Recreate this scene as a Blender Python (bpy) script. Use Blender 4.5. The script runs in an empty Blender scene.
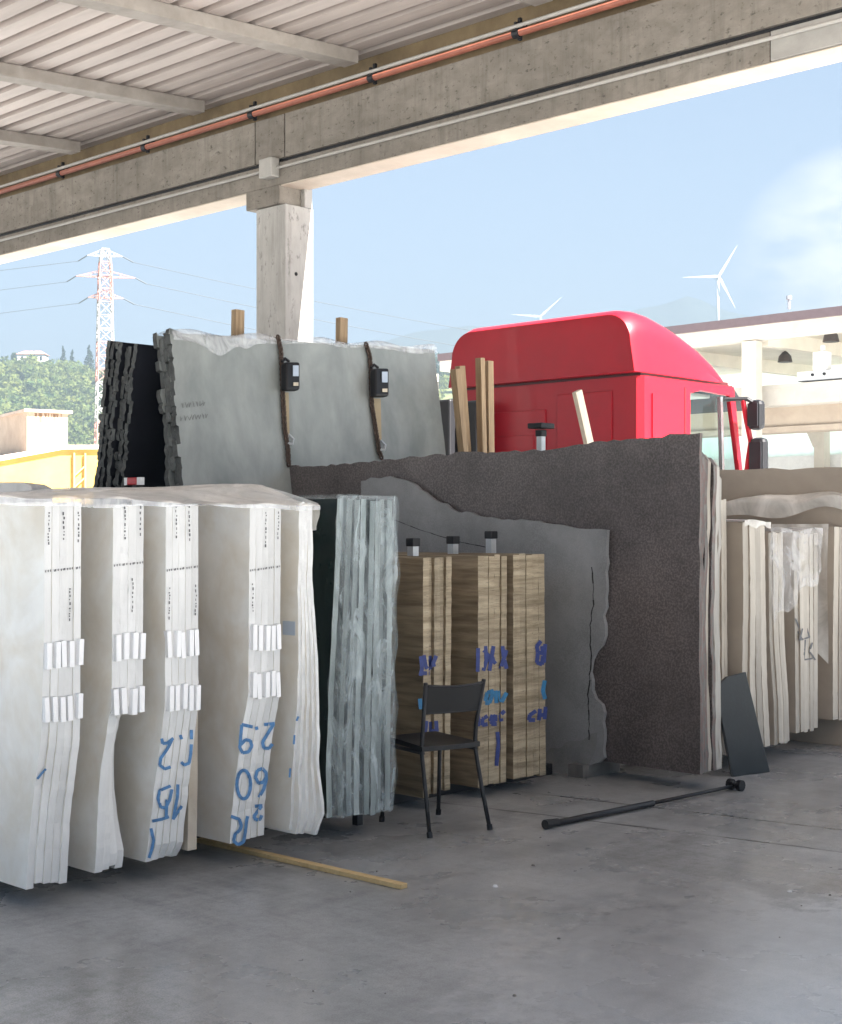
import bpy, math, random
from mathutils import Vector
random.seed(7)
S = bpy.context.scene
COL = S.collection
# ------------------------------------------------------------------ camera, sky, sun, exposure
F = 1460.0; CX = 421.0; HY = 530.0; EYE = 1.6
CA, SA = math.cos(math.radians(43.8)), math.sin(math.radians(43.8))     # yard axes seen from the camera
cam = bpy.data.cameras.new('camera'); camo = bpy.data.objects.new('camera', cam); COL.objects.link(camo)
camo.location = (0, 0, EYE); camo.rotation_euler = (math.radians(90), 0, math.radians(-46.2))
cam.sensor_width = 36; cam.lens = 36 * F / 1024; cam.shift_y = (HY - 512) / 1024
cam.clip_start = 0.1; cam.clip_end = 20000
S.camera = camo

SUN = Vector((0.10, -0.66, 0.743)).normalized()
W = bpy.data.worlds.new('World'); S.world = W; W.use_nodes = True
nt = W.node_tree; nt.nodes.clear()
wo = nt.nodes.new('ShaderNodeOutputWorld'); bg = nt.nodes.new('ShaderNodeBackground')
sky = nt.nodes.new('ShaderNodeTexSky'); sky.sky_type = 'NISHITA'; sky.sun_disc = False
sky.sun_elevation = math.asin(SUN.z); sky.sun_rotation = math.atan2(SUN.x, SUN.y)
sky.altitude = 100; sky.air_density = 0.75; sky.dust_density = 0.5; sky.ozone_density = 4.0
bg.inputs['Strength'].default_value = 0.05
# clouds low in the sky towards one side
tc = nt.nodes.new('ShaderNodeTexCoord')
mp = nt.nodes.new('ShaderNodeMapping'); mp.inputs['Scale'].default_value = (5, 5, 11)
nz = nt.nodes.new('ShaderNodeTexNoise'); nz.inputs['Scale'].default_value = 1.6; nz.inputs['Detail'].default_value = 7; nz.inputs['Roughness'].default_value = 0.55
rp = nt.nodes.new('ShaderNodeValToRGB'); rp.color_ramp.elements[0].position = 0.42; rp.color_ramp.elements[1].position = 0.66
dt = nt.nodes.new('ShaderNodeVectorMath'); dt.operation = 'DOT_PRODUCT'
CD = Vector((CA + SA * 0.30, SA - CA * 0.31, 0.165)).normalized(); dt.inputs[1].default_value = CD
mr = nt.nodes.new('ShaderNodeMapRange'); mr.inputs['From Min'].default_value = 0.9955; mr.inputs['From Max'].default_value = 0.9997
mm = nt.nodes.new('ShaderNodeMath'); mm.operation = 'MULTIPLY'
mx = nt.nodes.new('ShaderNodeMix'); mx.data_type = 'RGBA'; mx.inputs['B'].default_value = (6.3, 5.5, 5.1, 1)
L = nt.links.new
L(tc.outputs['Generated'], mp.inputs['Vector']); L(mp.outputs['Vector'], nz.inputs['Vector']); L(nz.outputs['Fac'], rp.inputs['Fac'])
L(tc.outputs['Generated'], dt.inputs[0]); L(dt.outputs['Value'], mr.inputs['Value'])
L(rp.outputs['Color'], mm.inputs[0]); L(mr.outputs['Result'], mm.inputs[1]); L(mm.outputs['Value'], mx.inputs['Factor'])
tn = nt.nodes.new('ShaderNodeMix'); tn.data_type = 'RGBA'; tn.blend_type = 'MULTIPLY'; tn.inputs['Factor'].default_value = 1; tn.inputs['B'].default_value = (0.43, 0.395, 0.365, 1)
L(sky.outputs['Color'], tn.inputs['A']); L(tn.outputs['Result'], mx.inputs['A']); L(mx.outputs['Result'], bg.inputs['Color']); L(bg.outputs['Background'], wo.inputs['Surface'])

sl = bpy.data.lights.new('sun', 'SUN'); sl.energy = 5.0; sl.angle = math.radians(0.5); sl.color = (1, 0.96, 0.90)
so = bpy.data.objects.new('sun', sl); COL.objects.link(so); so.rotation_euler = SUN.to_track_quat('Z', 'Y').to_euler(); so.location = (0, -30, 40)
S.view_settings.view_transform = 'Standard'; S.view_settings.look = 'None'; S.view_settings.gamma = 1; S.view_settings.use_curve_mapping = False
S.view_settings.exposure = 3.67
S.render.engine = 'CYCLES'
S.cycles.max_bounces = 10; S.cycles.diffuse_bounces = 6; S.cycles.transparent_max_bounces = 16; S.cycles.volume_bounces = 1
S.cycles.use_denoising = True

# ------------------------------------------------------------------ geometry of the place
def ray(px):
    k = (px - CX) / F
    return SA * k + CA, -CA * k + SA            # yard X (right, away), yard Y (left, away) per metre of depth
def onX(px, py, X):                              # point of the plane X seen at a pixel -> (Y, Z)
    a, b = ray(px); t = X / a
    return b * t, EYE - (py - HY) / F * t
def onY(px, py, Y):
    a, b = ray(px); t = Y / b
    return a * t, EYE - (py - HY) / F * t
def gnd(px, py, z=0.0):
    t = (EYE - z) * F / (py - HY); a, b = ray(px)
    return Vector((a * t, b * t, z))
def at(px, py, t):
    a, b = ray(px)
    return Vector((a * t, b * t, EYE - (py - HY) / F * t))
def c2w(c, f, z=0.0):
    return Vector((SA * c + CA * f, -CA * c + SA * f, z))
def lerp(a, b, f): return a + (b - a) * f
def interp(line, y):                             # line of (px, py) -> px at py
    if y <= line[0][1]: return line[0][0]
    for (x0, y0), (x1, y1) in zip(line, line[1:]):
        if y <= y1: return lerp(x0, x1, (y - y0) / max(1e-6, y1 - y0))
    return line[-1][0]

# ------------------------------------------------------------------ mesh helper
class MB:
    def __init__(s): s.v = []; s.f = []; s.m = []
    def face(s, pts, mi=0):
        n = len(s.v); s.v += [Vector(p) for p in pts]; s.f.append(tuple(range(n, n + len(pts)))); s.m.append(mi)
    def box(s, x0, x1, y0, y1, z0, z1, mi=0):
        n = len(s.v)
        s.v += [Vector(p) for p in ((x0,y0,z0),(x1,y0,z0),(x1,y1,z0),(x0,y1,z0),(x0,y0,z1),(x1,y0,z1),(x1,y1,z1),(x0,y1,z1))]
        for q in ((0,3,2,1),(4,5,6,7),(0,1,5,4),(1,2,6,5),(2,3,7,6),(3,0,4,7)):
            s.f.append(tuple(n + i for i in q)); s.m.append(mi)
        return s
    def prism(s, A, B, mi=0, mside=None):        # two matching outlines joined
        n = len(s.v); k = len(A); ms = mi if mside is None else mside
        s.v += [Vector(p) for p in A] + [Vector(p) for p in B]
        s.f.append(tuple(n + i for i in range(k))); s.m.append(mi)
        s.f.append(tuple(n + k + i for i in reversed(range(k)))); s.m.append(mi)
        for i in range(k):
            j = (i + 1) % k
            s.f.append((n + i, n + k + i, n + k + j, n + j)); s.m.append(ms)
        return s
    def bar(s, p, q, w, h, mi=0, up=(0,0,1)):    # rectangular bar from p to q
        p, q = Vector(p), Vector(q); d = (q - p).normalized(); u = Vector(up)
        if abs(d.dot(u)) > 0.95: u = Vector((0, 1, 0))
        a = d.cross(u).normalized() * (w / 2); b = a.cross(d).normalized() * (h / 2)
        A = [p + a + b, p - a + b, p - a - b, p + a - b]; B = [x + (q - p) for x in A]
        return s.prism(A, B, mi)
    def tube(s, pts, r, n=8, mi=0, cap=True):
        pts = [Vector(p) for p in pts]; rs = r if isinstance(r, (list, tuple)) else [r] * len(pts)
        base = len(s.v); ref = None
        for i, p in enumerate(pts):
            d = (pts[min(i + 1, len(pts) - 1)] - pts[max(i - 1, 0)]).normalized()
            if ref is None:
                ref = d.cross(Vector((0, 0, 1)))
                if ref.length < 0.1: ref = d.cross(Vector((0, 1, 0)))
            a = (ref - d * ref.dot(d)).normalized(); b = d.cross(a); ref = a
            for j in range(n):
                t = 2 * math.pi * j / n
                s.v.append(p + (a * math.cos(t) + b * math.sin(t)) * rs[i])
        for i in range(len(pts) - 1):
            for j in range(n):
                k = (j + 1) % n
                s.f.append((base + i*n + j, base + i*n + k, base + (i+1)*n + k, base + (i+1)*n + j)); s.m.append(mi)
        if cap:
            s.f.append(tuple(base + j for j in reversed(range(n)))); s.m.append(mi)
            e = base + (len(pts) - 1) * n
            s.f.append(tuple(e + j for j in range(n))); s.m.append(mi)
        return s
    def grid(s, fn, nu, nv, mi=0):
        n = len(s.v)
        for i in range(nu + 1):
            for j in range(nv + 1): s.v.append(Vector(fn(i / nu, j / nv)))
        for i in range(nu):
            for j in range(nv):
                a = n + i * (nv + 1) + j
                s.f.append((a, a + nv + 1, a + nv + 2, a + 1)); s.m.append(mi)
        return s
    def build(s, name, mats, parent=None, loc=None, smooth=False, bevel=0):
        if not isinstance(mats, (list, tuple)): mats = [mats]
        if parent is not None: off = Vector(ROOT[parent.name]); l = Vector((0, 0, 0))
        else: off = Vector(loc) if loc is not None else Vector((0, 0, 0)); l = off
        me = bpy.data.meshes.new(name)
        me.from_pydata([tuple(v - off) for v in s.v], [], s.f)
        for m in mats: me.materials.append(m)
        for p, mi in zip(me.polygons, s.m): p.material_index = mi; p.use_smooth = smooth
        me.update()
        o = bpy.data.objects.new(name, me); COL.objects.link(o); o.location = l
        if parent is not None: o.parent = parent
        ROOT[o.name] = off
        if bevel:
            b = o.modifiers.new('bevel', 'BEVEL'); b.width = bevel; b.segments = 2; b.limit_method = 'ANGLE'; b.angle_limit = math.radians(40)
        return o
ROOT = {}
def empty(name, loc):
    o = bpy.data.objects.new(name, None); COL.objects.link(o); o.location = loc; o.empty_display_size = 0.1
    ROOT[o.name] = Vector(loc); return o
def tag(o, label, cat, group=None):
    o['label'] = label; o['category'] = cat; o['kind'] = 'thing'
    if group: o['group'] = group
    return o
def struct(o, kind='structure'): o['kind'] = kind; return o
ORD = ['first', 'second', 'third', 'fourth', 'fifth', 'sixth', 'seventh', 'eighth', 'ninth', 'tenth']

# ------------------------------------------------------------------ materials
def newmat(name):
    m = bpy.data.materials.new(name); m.use_nodes = True; t = m.node_tree
    return m, t, t.nodes['Principled BSDF'], t.links.new
def N(t, typ, **kw):
    n = t.nodes.new(typ)
    for k, v in kw.items():
        if k in ('operation', 'data_type', 'blend_type', 'feature', 'noise_dimensions'): setattr(n, k, v)
        else: n.inputs[k].default_value = v
    return n
def coords(t, scale=(1, 1, 1), rot=(0, 0, 0), world=False):
    L = t.links.new
    mp = N(t, 'ShaderNodeMapping', Scale=scale, Rotation=rot)
    if world:
        g = t.nodes.new('ShaderNodeNewGeometry'); L(g.outputs['Position'], mp.inputs['Vector'])
    else:
        tc = t.nodes.new('ShaderNodeTexCoord'); oi = t.nodes.new('ShaderNodeObjectInfo')
        ad = N(t, 'ShaderNodeVectorMath', operation='MULTIPLY_ADD'); ad.inputs[1].default_value = (1, 1, 1)
        sc = N(t, 'ShaderNodeVectorMath', operation='SCALE'); sc.inputs[0].default_value = (17, 31, 9); L(oi.outputs['Random'], sc.inputs['Scale'])
        L(tc.outputs['Object'], ad.inputs[0]); L(sc.outputs['Vector'], ad.inputs[2]); L(ad.outputs['Vector'], mp.inputs['Vector'])
    return mp.outputs['Vector']
def noise(t, vec, scale, detail=4, rough=0.55, dist=0):
    n = N(t, 'ShaderNodeTexNoise', Scale=scale, Detail=detail, Roughness=rough, Distortion=dist); t.links.new(vec, n.inputs['Vector']); return n.outputs['Fac']
def ramp(t, fac, stops):
    r = t.nodes.new('ShaderNodeValToRGB'); e = r.color_ramp.elements
    e[0].position, e[0].color = stops[0][0], (*stops[0][1], 1); e[1].position, e[1].color = stops[-1][0], (*stops[-1][1], 1)
    for p, c in stops[1:-1]: x = e.new(p); x.color = (*c, 1)
    t.links.new(fac, r.inputs['Fac']); return r.outputs['Color']
def mix(t, fac, a, b, mode='MIX'):
    m = t.nodes.new('ShaderNodeMix'); m.data_type = 'RGBA'; m.blend_type = mode
    for s, v in (('Factor', fac), ('A', a), ('B', b)):
        if isinstance(v, (int, float)): m.inputs[s].default_value = v
        elif isinstance(v, tuple): m.inputs[s].default_value = (*v, 1) if len(v) == 3 else v
        else: t.links.new(v, m.inputs[s])
    return m.outputs['Result']
def bump(t, fac, strength, dist=0.01):
    b = N(t, 'ShaderNodeBump', Strength=strength, Distance=dist); t.links.new(fac, b.inputs['Height']); return b.outputs['Normal']
def g3(v): return (v, v, v)

def stone(name, c1, c2, scale=3, rough=0.5, sc=(1, 1, 1), speck=None, speck_scale=150, bumpy=0.15, bscale=40, dirt=0.25, spec=0.4, var=0.12, world=False, lo=0.3, hi=0.7, pits=None):
    m, t, p, L = newmat(name)
    v = coords(t, sc, world=world)
    c = ramp(t, noise(t, v, scale, 6, 0.6, 0.4), [(lo, c1), (hi, c2)])
    if pits:
        c = mix(t, ramp(t, noise(t, v, pits, 4, 0.7), [(0.58, g3(0)), (0.70, g3(0.75))]), c, tuple(x * .3 for x in c1))
        vv = coords(t, (3, 3, 0.25)); c = mix(t, ramp(t, noise(t, vv, 2.5, 6, 0.75), [(0.50, g3(0)), (0.75, g3(0.5))]), c, tuple(x * .45 for x in c1))
    if speck:
        f = noise(t, v, speck_scale, 2, 0.7)
        r = ramp(t, f, [(0.42, g3(0)), (0.62, g3(1))]); c = mix(t, r, c, speck)
    d = ramp(t, noise(t, v, 1.1, 5, 0.7), [(0.38, g3(1 - dirt)), (0.62, g3(1))])
    c = mix(t, 1.0, c, d, 'MULTIPLY')
    oi = t.nodes.new('ShaderNodeObjectInfo')
    mr = N(t, 'ShaderNodeMapRange'); mr.inputs['To Min'].default_value = 1 - var; mr.inputs['To Max'].default_value = 1 + var * 0.4; L(oi.outputs['Random'], mr.inputs['Value'])
    cc = N(t, 'ShaderNodeVectorMath', operation='SCALE'); L(c, cc.inputs[0]); L(mr.outputs['Result'], cc.inputs['Scale'])
    L(cc.outputs['Vector'], p.inputs['Base Color'])
    p.inputs['Roughness'].default_value = rough; p.inputs['Specular IOR Level'].default_value = spec
    L(bump(t, noise(t, v, bscale, 5, 0.6), bumpy), p.inputs['Normal'])
    return m
def plain(name, c, rough=0.5, metal=0.0, var=0.15, scale=8, bumpy=0.05, spec=0.5, coat=0):
    m, t, p, L = newmat(name); v = coords(t)
    d = ramp(t, noise(t, v, scale, 5, 0.65), [(0.3, g3(1 - var)), (0.7, g3(1))])
    L(mix(t, 1.0, tuple(c), d, 'MULTIPLY'), p.inputs['Base Color'])
    p.inputs['Roughness'].default_value = rough; p.inputs['Metallic'].default_value = metal; p.inputs['Specular IOR Level'].default_value = spec
    p.inputs['Coat Weight'].default_value = coat
    L(bump(t, noise(t, v, scale * 6, 4), bumpy), p.inputs['Normal'])
    return m
def wood(name, c1, c2, axis=2):
    sc = [14, 14, 14]; sc[axis] = 0.9
    m, t, p, L = newmat(name); v = coords(t, tuple(sc))
    L(ramp(t, noise(t, v, 2.2, 6, 0.65, 0.6), [(0.3, c1), (0.7, c2)]), p.inputs['Base Color'])
    p.inputs['Roughness'].default_value = 0.7; L(bump(t, noise(t, v, 4, 4), 0.3), p.inputs['Normal']); return m
def film(name, tint=(0.85, 0.87, 0.9), lo=0.15, hi=0.6, scale=5, stretch=(1, 1, 0.35), rough=0.22, crinkle=0.6):
    m, t, p, L = newmat(name); v = coords(t, stretch)
    p.inputs['Base Color'].default_value = (*tint, 1); p.inputs['Roughness'].default_value = rough; p.inputs['Specular IOR Level'].default_value = 0.6
    f = noise(t, v, scale, 6, 0.6, 1.2)
    L(bump(t, noise(t, v, scale * 2.2, 5, 0.6, 1.5), crinkle, 0.03), p.inputs['Normal'])
    tr = t.nodes.new('ShaderNodeBsdfTransparent'); ms = t.nodes.new('ShaderNodeMixShader')
    mr = N(t, 'ShaderNodeMapRange'); mr.inputs['From Min'].default_value = 0.35; mr.inputs['From Max'].default_value = 0.7; mr.inputs['To Min'].default_value = lo; mr.inputs['To Max'].default_value = hi
    L(f, mr.inputs['Value']); L(mr.outputs['Result'], ms.inputs['Fac']); L(tr.outputs[0], ms.inputs[1]); L(p.outputs[0], ms.inputs[2])
    L(ms.outputs[0], t.nodes['Material Output'].inputs['Surface']); return m

M = {}
M['white_face'] = stone('white marble face', (0.74, 0.69, 0.61), (0.85, 0.84, 0.81), 2.6, 0.38, dirt=0.14, lo=.38, hi=.60, bumpy=0.04, var=0.06)
M['white_edge'] = stone('white marble edge', (0.60, 0.60, 0.595), (0.74, 0.74, 0.735), 9, 0.6, (1, 1, 0.25), dirt=0.15, bumpy=0.25, var=0.10)
M['white_rough'] = stone('split white marble', (0.60, 0.60, 0.60), (0.76, 0.76, 0.75), 9, 0.8, dirt=0.12, bumpy=0.9, bscale=22, var=0.06)
M['beige_strip'] = stone('beige stone', (0.42, 0.36, 0.29), (0.55, 0.49, 0.41), 5, 0.6)
M['clip'] = plain('white foam', (0.82, 0.82, 0.83), 0.6, var=0.05)
M['ink_blue'] = plain('blue paint', (0.10, 0.26, 0.52), 0.6, var=0.5, scale=25)
M['ink_navy'] = plain('navy paint', (0.025, 0.045, 0.20), 0.6, var=0.4, scale=40)
M['ink_cyan'] = plain('cyan paint', (0.02, 0.16, 0.33), 0.6, var=0.4, scale=40)
M['ink_black'] = plain('black print', (0.03, 0.03, 0.035), 0.6)
M['ink_faint'] = plain('faint marker', (0.17, 0.18, 0.18), 0.6)
M['ink_grey'] = plain('grey marker', (0.12, 0.12, 0.13), 0.6, var=0.5, scale=40)
M['green_face'] = stone('dark green stone', (0.004, 0.012, 0.012), (0.010, 0.022, 0.022), 6, 0.25, dirt=0.2)
M['green_edge'] = stone('sawn green stone', (0.10, 0.14, 0.145), (0.44, 0.50, 0.50), 9, 0.6, (1, 1, 0.16), dirt=0.35, bumpy=0.3, var=0.5)
M['trav_face'] = stone('travertine face', (0.16, 0.115, 0.072), (0.32, 0.255, 0.17), 2.6, 0.55, (0.9, 0.9, 11), dirt=0.2, bumpy=0.15, bscale=8, var=0.06, world=True, lo=.33, hi=.66)
M['trav_edge'] = stone('travertine edge', (0.20, 0.155, 0.098), (0.42, 0.35, 0.245), 2.6, 0.65, (0.9, 0.9, 12), pits=20, dirt=0.15, bumpy=0.3, bscale=9, var=0.16, world=True, lo=.33, hi=.66)
M['granite'] = stone('brown granite', (0.066, 0.057, 0.054), (0.096, 0.083, 0.079), 3, 0.42, speck=(0.15, 0.125, 0.124), speck_scale=75, dirt=0.35, bumpy=0.06, spec=0.3)
M['granite_edge'] = stone('granite edge', (0.08, 0.075, 0.07), (0.20, 0.185, 0.175), 8, 0.6, (1, 1, 0.4), speck=(0.15, 0.09, 0.08), speck_scale=40, dirt=0.4)
M['pale_edge'] = stone('pale stone edge', (0.34, 0.32, 0.29), (0.48, 0.46, 0.42), 6, 0.6, (1, 1, 0.3))
M['grey_slab'] = stone('grey sandstone', (0.20, 0.201, 0.206), (0.275, 0.276, 0.282), 2.5, 0.6, speck=(0.27, 0.27, 0.275), speck_scale=110, dirt=0.28, bumpy=0.12)
M['crack'] = plain('dark crack', (0.02, 0.02, 0.02), 0.9)
M['lorry_slab'] = stone('grey green slab', (0.24, 0.26, 0.252), (0.345, 0.362, 0.35), 2.4, 0.32, (1, 1, 0.5), dirt=0.28, lo=.36, hi=.62, bumpy=0.03, var=0.05)
M['black_face'] = stone('black slab', (0.008, 0.009, 0.014), (0.014, 0.015, 0.022), 4, 0.35)
M['split_edge'] = stone('split dark edge', (0.035, 0.037, 0.036), (0.12, 0.125, 0.12), 11, 0.7, dirt=0.4, bumpy=0.9, bscale=30, var=0.35)
M['black_plate'] = stone('charcoal stone', (0.010, 0.014, 0.017), (0.018, 0.024, 0.028), 6, 0.5, dirt=0.3, bumpy=0.1)
M['plate_edge'] = plain('charcoal sawn edge', (0.06, 0.065, 0.07), 0.6)
M['beige_face'] = stone('beige marble face', (0.37, 0.315, 0.26), (0.45, 0.39, 0.325), 2, 0.45, dirt=0.12, bumpy=0.04)
M['beige_edge'] = stone('beige marble edge', (0.37, 0.335, 0.285), (0.54, 0.495, 0.43), 5, 0.65, (1, 1, 0.25), dirt=0.25, bumpy=0.4, var=0.22)
M['film'] = film('clear wrapping film')
M['film_white'] = film('white wrapping film', (0.86, 0.84, 0.80), 0.42, 0.8, 3, (1, 1, 1), 0.3, 0.18)
M['film_haze'] = film('hazy film', (0.85, 0.85, 0.86), 0.06, 0.5, 6, (1, 1, 0.5), 0.2, 0.7)
M['film_green'] = film('wrinkled clear film', (0.66, 0.75, 0.78), 0.06, 0.52, 12, (1, 1, 0.30), 0.12, 1.0)
M['film_dark'] = film('dusty film', (0.16, 0.155, 0.15), 0.12, 0.40, 6, (1, 1, 1), 0.35, 0.6)
M['steel'] = plain('galvanised steel', (0.50, 0.52, 0.54), 0.45, 0.6)
M['dark_steel'] = plain('dark steel', (0.014, 0.014, 0.017), 0.5, 0.0, spec=0.35)
M['black'] = plain('black plastic', (0.007, 0.007, 0.009), 0.5, spec=0.35)
M['rust'] = plain('rusty chain', (0.09, 0.06, 0.045), 0.7, 0.3, 0.4, 30)
M['webbing'] = plain('tan webbing', (0.38, 0.30, 0.19), 0.8)
M['decal'] = plain('pale decal', (0.45, 0.52, 0.62), 0.4)
M['timber'] = wood('weathered timber', (0.20, 0.13, 0.07), (0.38, 0.27, 0.16))
M['timber_pale'] = wood('pale timber', (0.50, 0.43, 0.33), (0.66, 0.59, 0.48))
M['lath'] = wood('fresh lath', (0.42, 0.29, 0.13), (0.56, 0.42, 0.22), 0)
M['bearer'] = stone('bearer', (0.10, 0.095, 0.09), (0.20, 0.19, 0.18), 6, 0.85)
M['concrete'] = stone('aged concrete', (0.22, 0.195, 0.165), (0.30, 0.27, 0.235), 7, 0.85, (1, 0.6, 1), dirt=0.2, pits=24, bumpy=0.35, bscale=30, spec=0.2)
M['concrete_pale'] = stone('pale concrete', (0.36, 0.345, 0.32), (0.46, 0.44, 0.41), 3, 0.85, dirt=0.15, bumpy=0.2, spec=0.2)
M['column'] = stone('column concrete', (0.40, 0.38, 0.355), (0.52, 0.50, 0.475), 3, 0.85, (1, 1, 0.5), pits=12, dirt=0.22, bumpy=0.2, spec=0.2)
M['soffit'] = stone('bounce-lit soffit tone', (0.60, 0.51, 0.42), (0.68, 0.59, 0.50), 3, 0.85, dirt=0.15, spec=0.2)  # pale warm tone paints in light bounced up from the ground
M['roof'] = stone('weathered roof sheet', (0.50, 0.425, 0.385), (0.60, 0.525, 0.485), 2, 0.6, (1, 0.15, 1), dirt=0.28, bumpy=0.08, spec=0.25)
M['rafter'] = stone('rafter concrete', (0.27, 0.24, 0.21), (0.37, 0.335, 0.30), 4, 0.8, dirt=0.2)
M['ochre'] = stone('brown fascia board', (0.15, 0.105, 0.055), (0.21, 0.155, 0.085), 4, 0.8, dirt=0.3)
M['pipe'] = plain('orange pipe paint', (0.33, 0.11, 0.07), 0.5, var=0.3, scale=5)
M['conduit'] = plain('grey conduit', (0.42, 0.40, 0.37), 0.55)
M['red'] = plain('red lorry paint', (0.36, 0.004, 0.015), 0.42, var=0.14, scale=3, bumpy=0.0, spec=0.35, coat=0.08)
M['red_dark'] = plain('red seam and gap shade', (0.06, 0.002, 0.005), 0.5, bumpy=0)  # dark red for the door seam and the painted roof gap shadow
M['chrome'] = plain('chrome', (0.7, 0.7, 0.72), 0.2, 0.9, bumpy=0)
M['rubber'] = plain('tyre rubber', (0.015, 0.015, 0.016), 0.85)
M['lamp_red'] = plain('red lens', (0.45, 0.01, 0.015), 0.3)
M['white_paint'] = plain('white paint', (0.78, 0.78, 0.78), 0.5, var=0.1)
M['cream'] = stone('cream render', (0.60, 0.55, 0.48), (0.67, 0.62, 0.55), 2, 0.85, dirt=0.12, spec=0.2)
M['cream_soffit'] = stone('cream soffit', (0.76, 0.70, 0.60), (0.82, 0.76, 0.66), 2, 0.85, dirt=0.08, spec=0.2)
M['fascia'] = plain('brown roof edge', (0.17, 0.12, 0.125), 0.6)
M['yellow'] = stone('yellow render', (0.42, 0.28, 0.065), (0.47, 0.325, 0.085), 1.2, 0.85, dirt=0.10, spec=0.2)
M['roof_cap'] = stone('pink coping', (0.50, 0.40, 0.33), (0.60, 0.50, 0.42), 3, 0.85)
M['box_render'] = stone('pale render', (0.46, 0.375, 0.30), (0.54, 0.45, 0.36), 2, 0.85, dirt=0.1, spec=0.2)
M['stain'] = plain('rust stain', (0.24, 0.16, 0.10), 0.9, var=0.4)
M['ladder'] = plain('tan ladder', (0.50, 0.30, 0.11), 0.6)
M['terracotta'] = plain('terracotta tiles', (0.45, 0.20, 0.13), 0.8)
M['turbine'] = plain('turbine white', (0.50, 0.51, 0.52), 0.5, var=0.03)
M['pylon_red'] = plain('pylon red', (0.42, 0.20, 0.17), 0.6)
M['pylon_white'] = plain('pylon white', (0.36, 0.33, 0.33), 0.6)
M['wire'] = plain('aluminium wire', (0.04, 0.045, 0.05), 0.6)
M['lampshade'] = plain('dark lamp', (0.07, 0.055, 0.05), 0.5)
m, t, p, _ = newmat('window glass')
p.inputs['Base Color'].default_value = (0.85, 0.95, 0.93, 1); p.inputs['Roughness'].default_value = 0.03; p.inputs['Specular IOR Level'].default_value = 0.6
tr = t.nodes.new('ShaderNodeBsdfTransparent'); tr.inputs[0].default_value = (0.86, 0.95, 0.93, 1); ms = t.nodes.new('ShaderNodeMixShader'); ms.inputs[0].default_value = 0.12
gl = t.nodes.new('ShaderNodeBsdfGlossy'); gl.inputs['Roughness'].default_value = 0.03
t.links.new(tr.outputs[0], ms.inputs[1]); t.links.new(gl.outputs[0], ms.inputs[2]); t.links.new(ms.outputs[0], t.nodes['Material Output'].inputs['Surface'])
M['glass'] = m
m, t, p, L_ = newmat('green translucent sheet')
v = coords(t); p.inputs['Roughness'].default_value = 0.5
wv = t.nodes.new('ShaderNodeTexWave'); wv.bands_direction = 'Y'; wv.inputs['Scale'].default_value = 0.9; wv.inputs['Distortion'].default_value = 0.3; L_(v, wv.inputs['Vector'])
L_(ramp(t, wv.outputs['Fac'], [(0.0, (0.66, 0.74, 0.71)), (1.0, (0.82, 0.88, 0.86))]), p.inputs['Base Color'])
tl = t.nodes.new('ShaderNodeBsdfTranslucent'); tl.inputs[0].default_value = (0.85, 0.92, 0.90, 1); ms = t.nodes.new('ShaderNodeMixShader'); ms.inputs[0].default_value = 0.65
L_(p.outputs[0], ms.inputs[1]); L_(tl.outputs[0], ms.inputs[2]); L_(ms.outputs[0], t.nodes['Material Output'].inputs['Surface'])
M['sheet_green'] = m
# ground: worn polished concrete round the shed, fields far away
m, t, p, L_ = newmat('yard concrete')
v = coords(t, world=True)
c = ramp(t, noise(t, v, 0.55, 8, 0.62, 0.3), [(0.30, (0.215, 0.212, 0.212)), (0.5, (0.285, 0.282, 0.282)), (0.72, (0.37, 0.367, 0.367))])
vs = coords(t, (0.5, 2.4, 1), (0, 0, math.radians(35)), world=True)
c = mix(t, ramp(t, noise(t, vs, 1.1, 7, 0.7, 0.8), [(0.46, g3(0)), (0.74, g3(0.75))]), c, (0.09, 0.088, 0.087))
c = mix(t, ramp(t, noise(t, v, 9, 6, 0.7), [(0.42, g3(0)), (0.70, g3(0.5))]), c, (0.42, 0.415, 0.41))
c = mix(t, ramp(t, noise(t, v, 22, 5, 0.75), [(0.30, g3(0.55)), (0.55, g3(0))]), c, (0.13, 0.128, 0.127))
c = mix(t, ramp(t, noise(t, v, 38, 3, 0.7), [(0.60, g3(0)), (0.72, g3(0.5))]), c, (0.05, 0.049, 0.048))
c = mix(t, ramp(t, noise(t, v, 160, 2, 0.6), [(0.35, g3(0.5)), (0.60, g3(0))]), c, (0.09, 0.088, 0.087))
vt = coords(t, (3.2, 0.25, 1), (0, 0, math.radians(-62)), world=True)
c = mix(t, ramp(t, noise(t, vt, 1.3, 6, 0.75, 0.4), [(0.42, g3(0)), (0.80, g3(0.45))]), c, (0.42, 0.415, 0.41))
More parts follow.
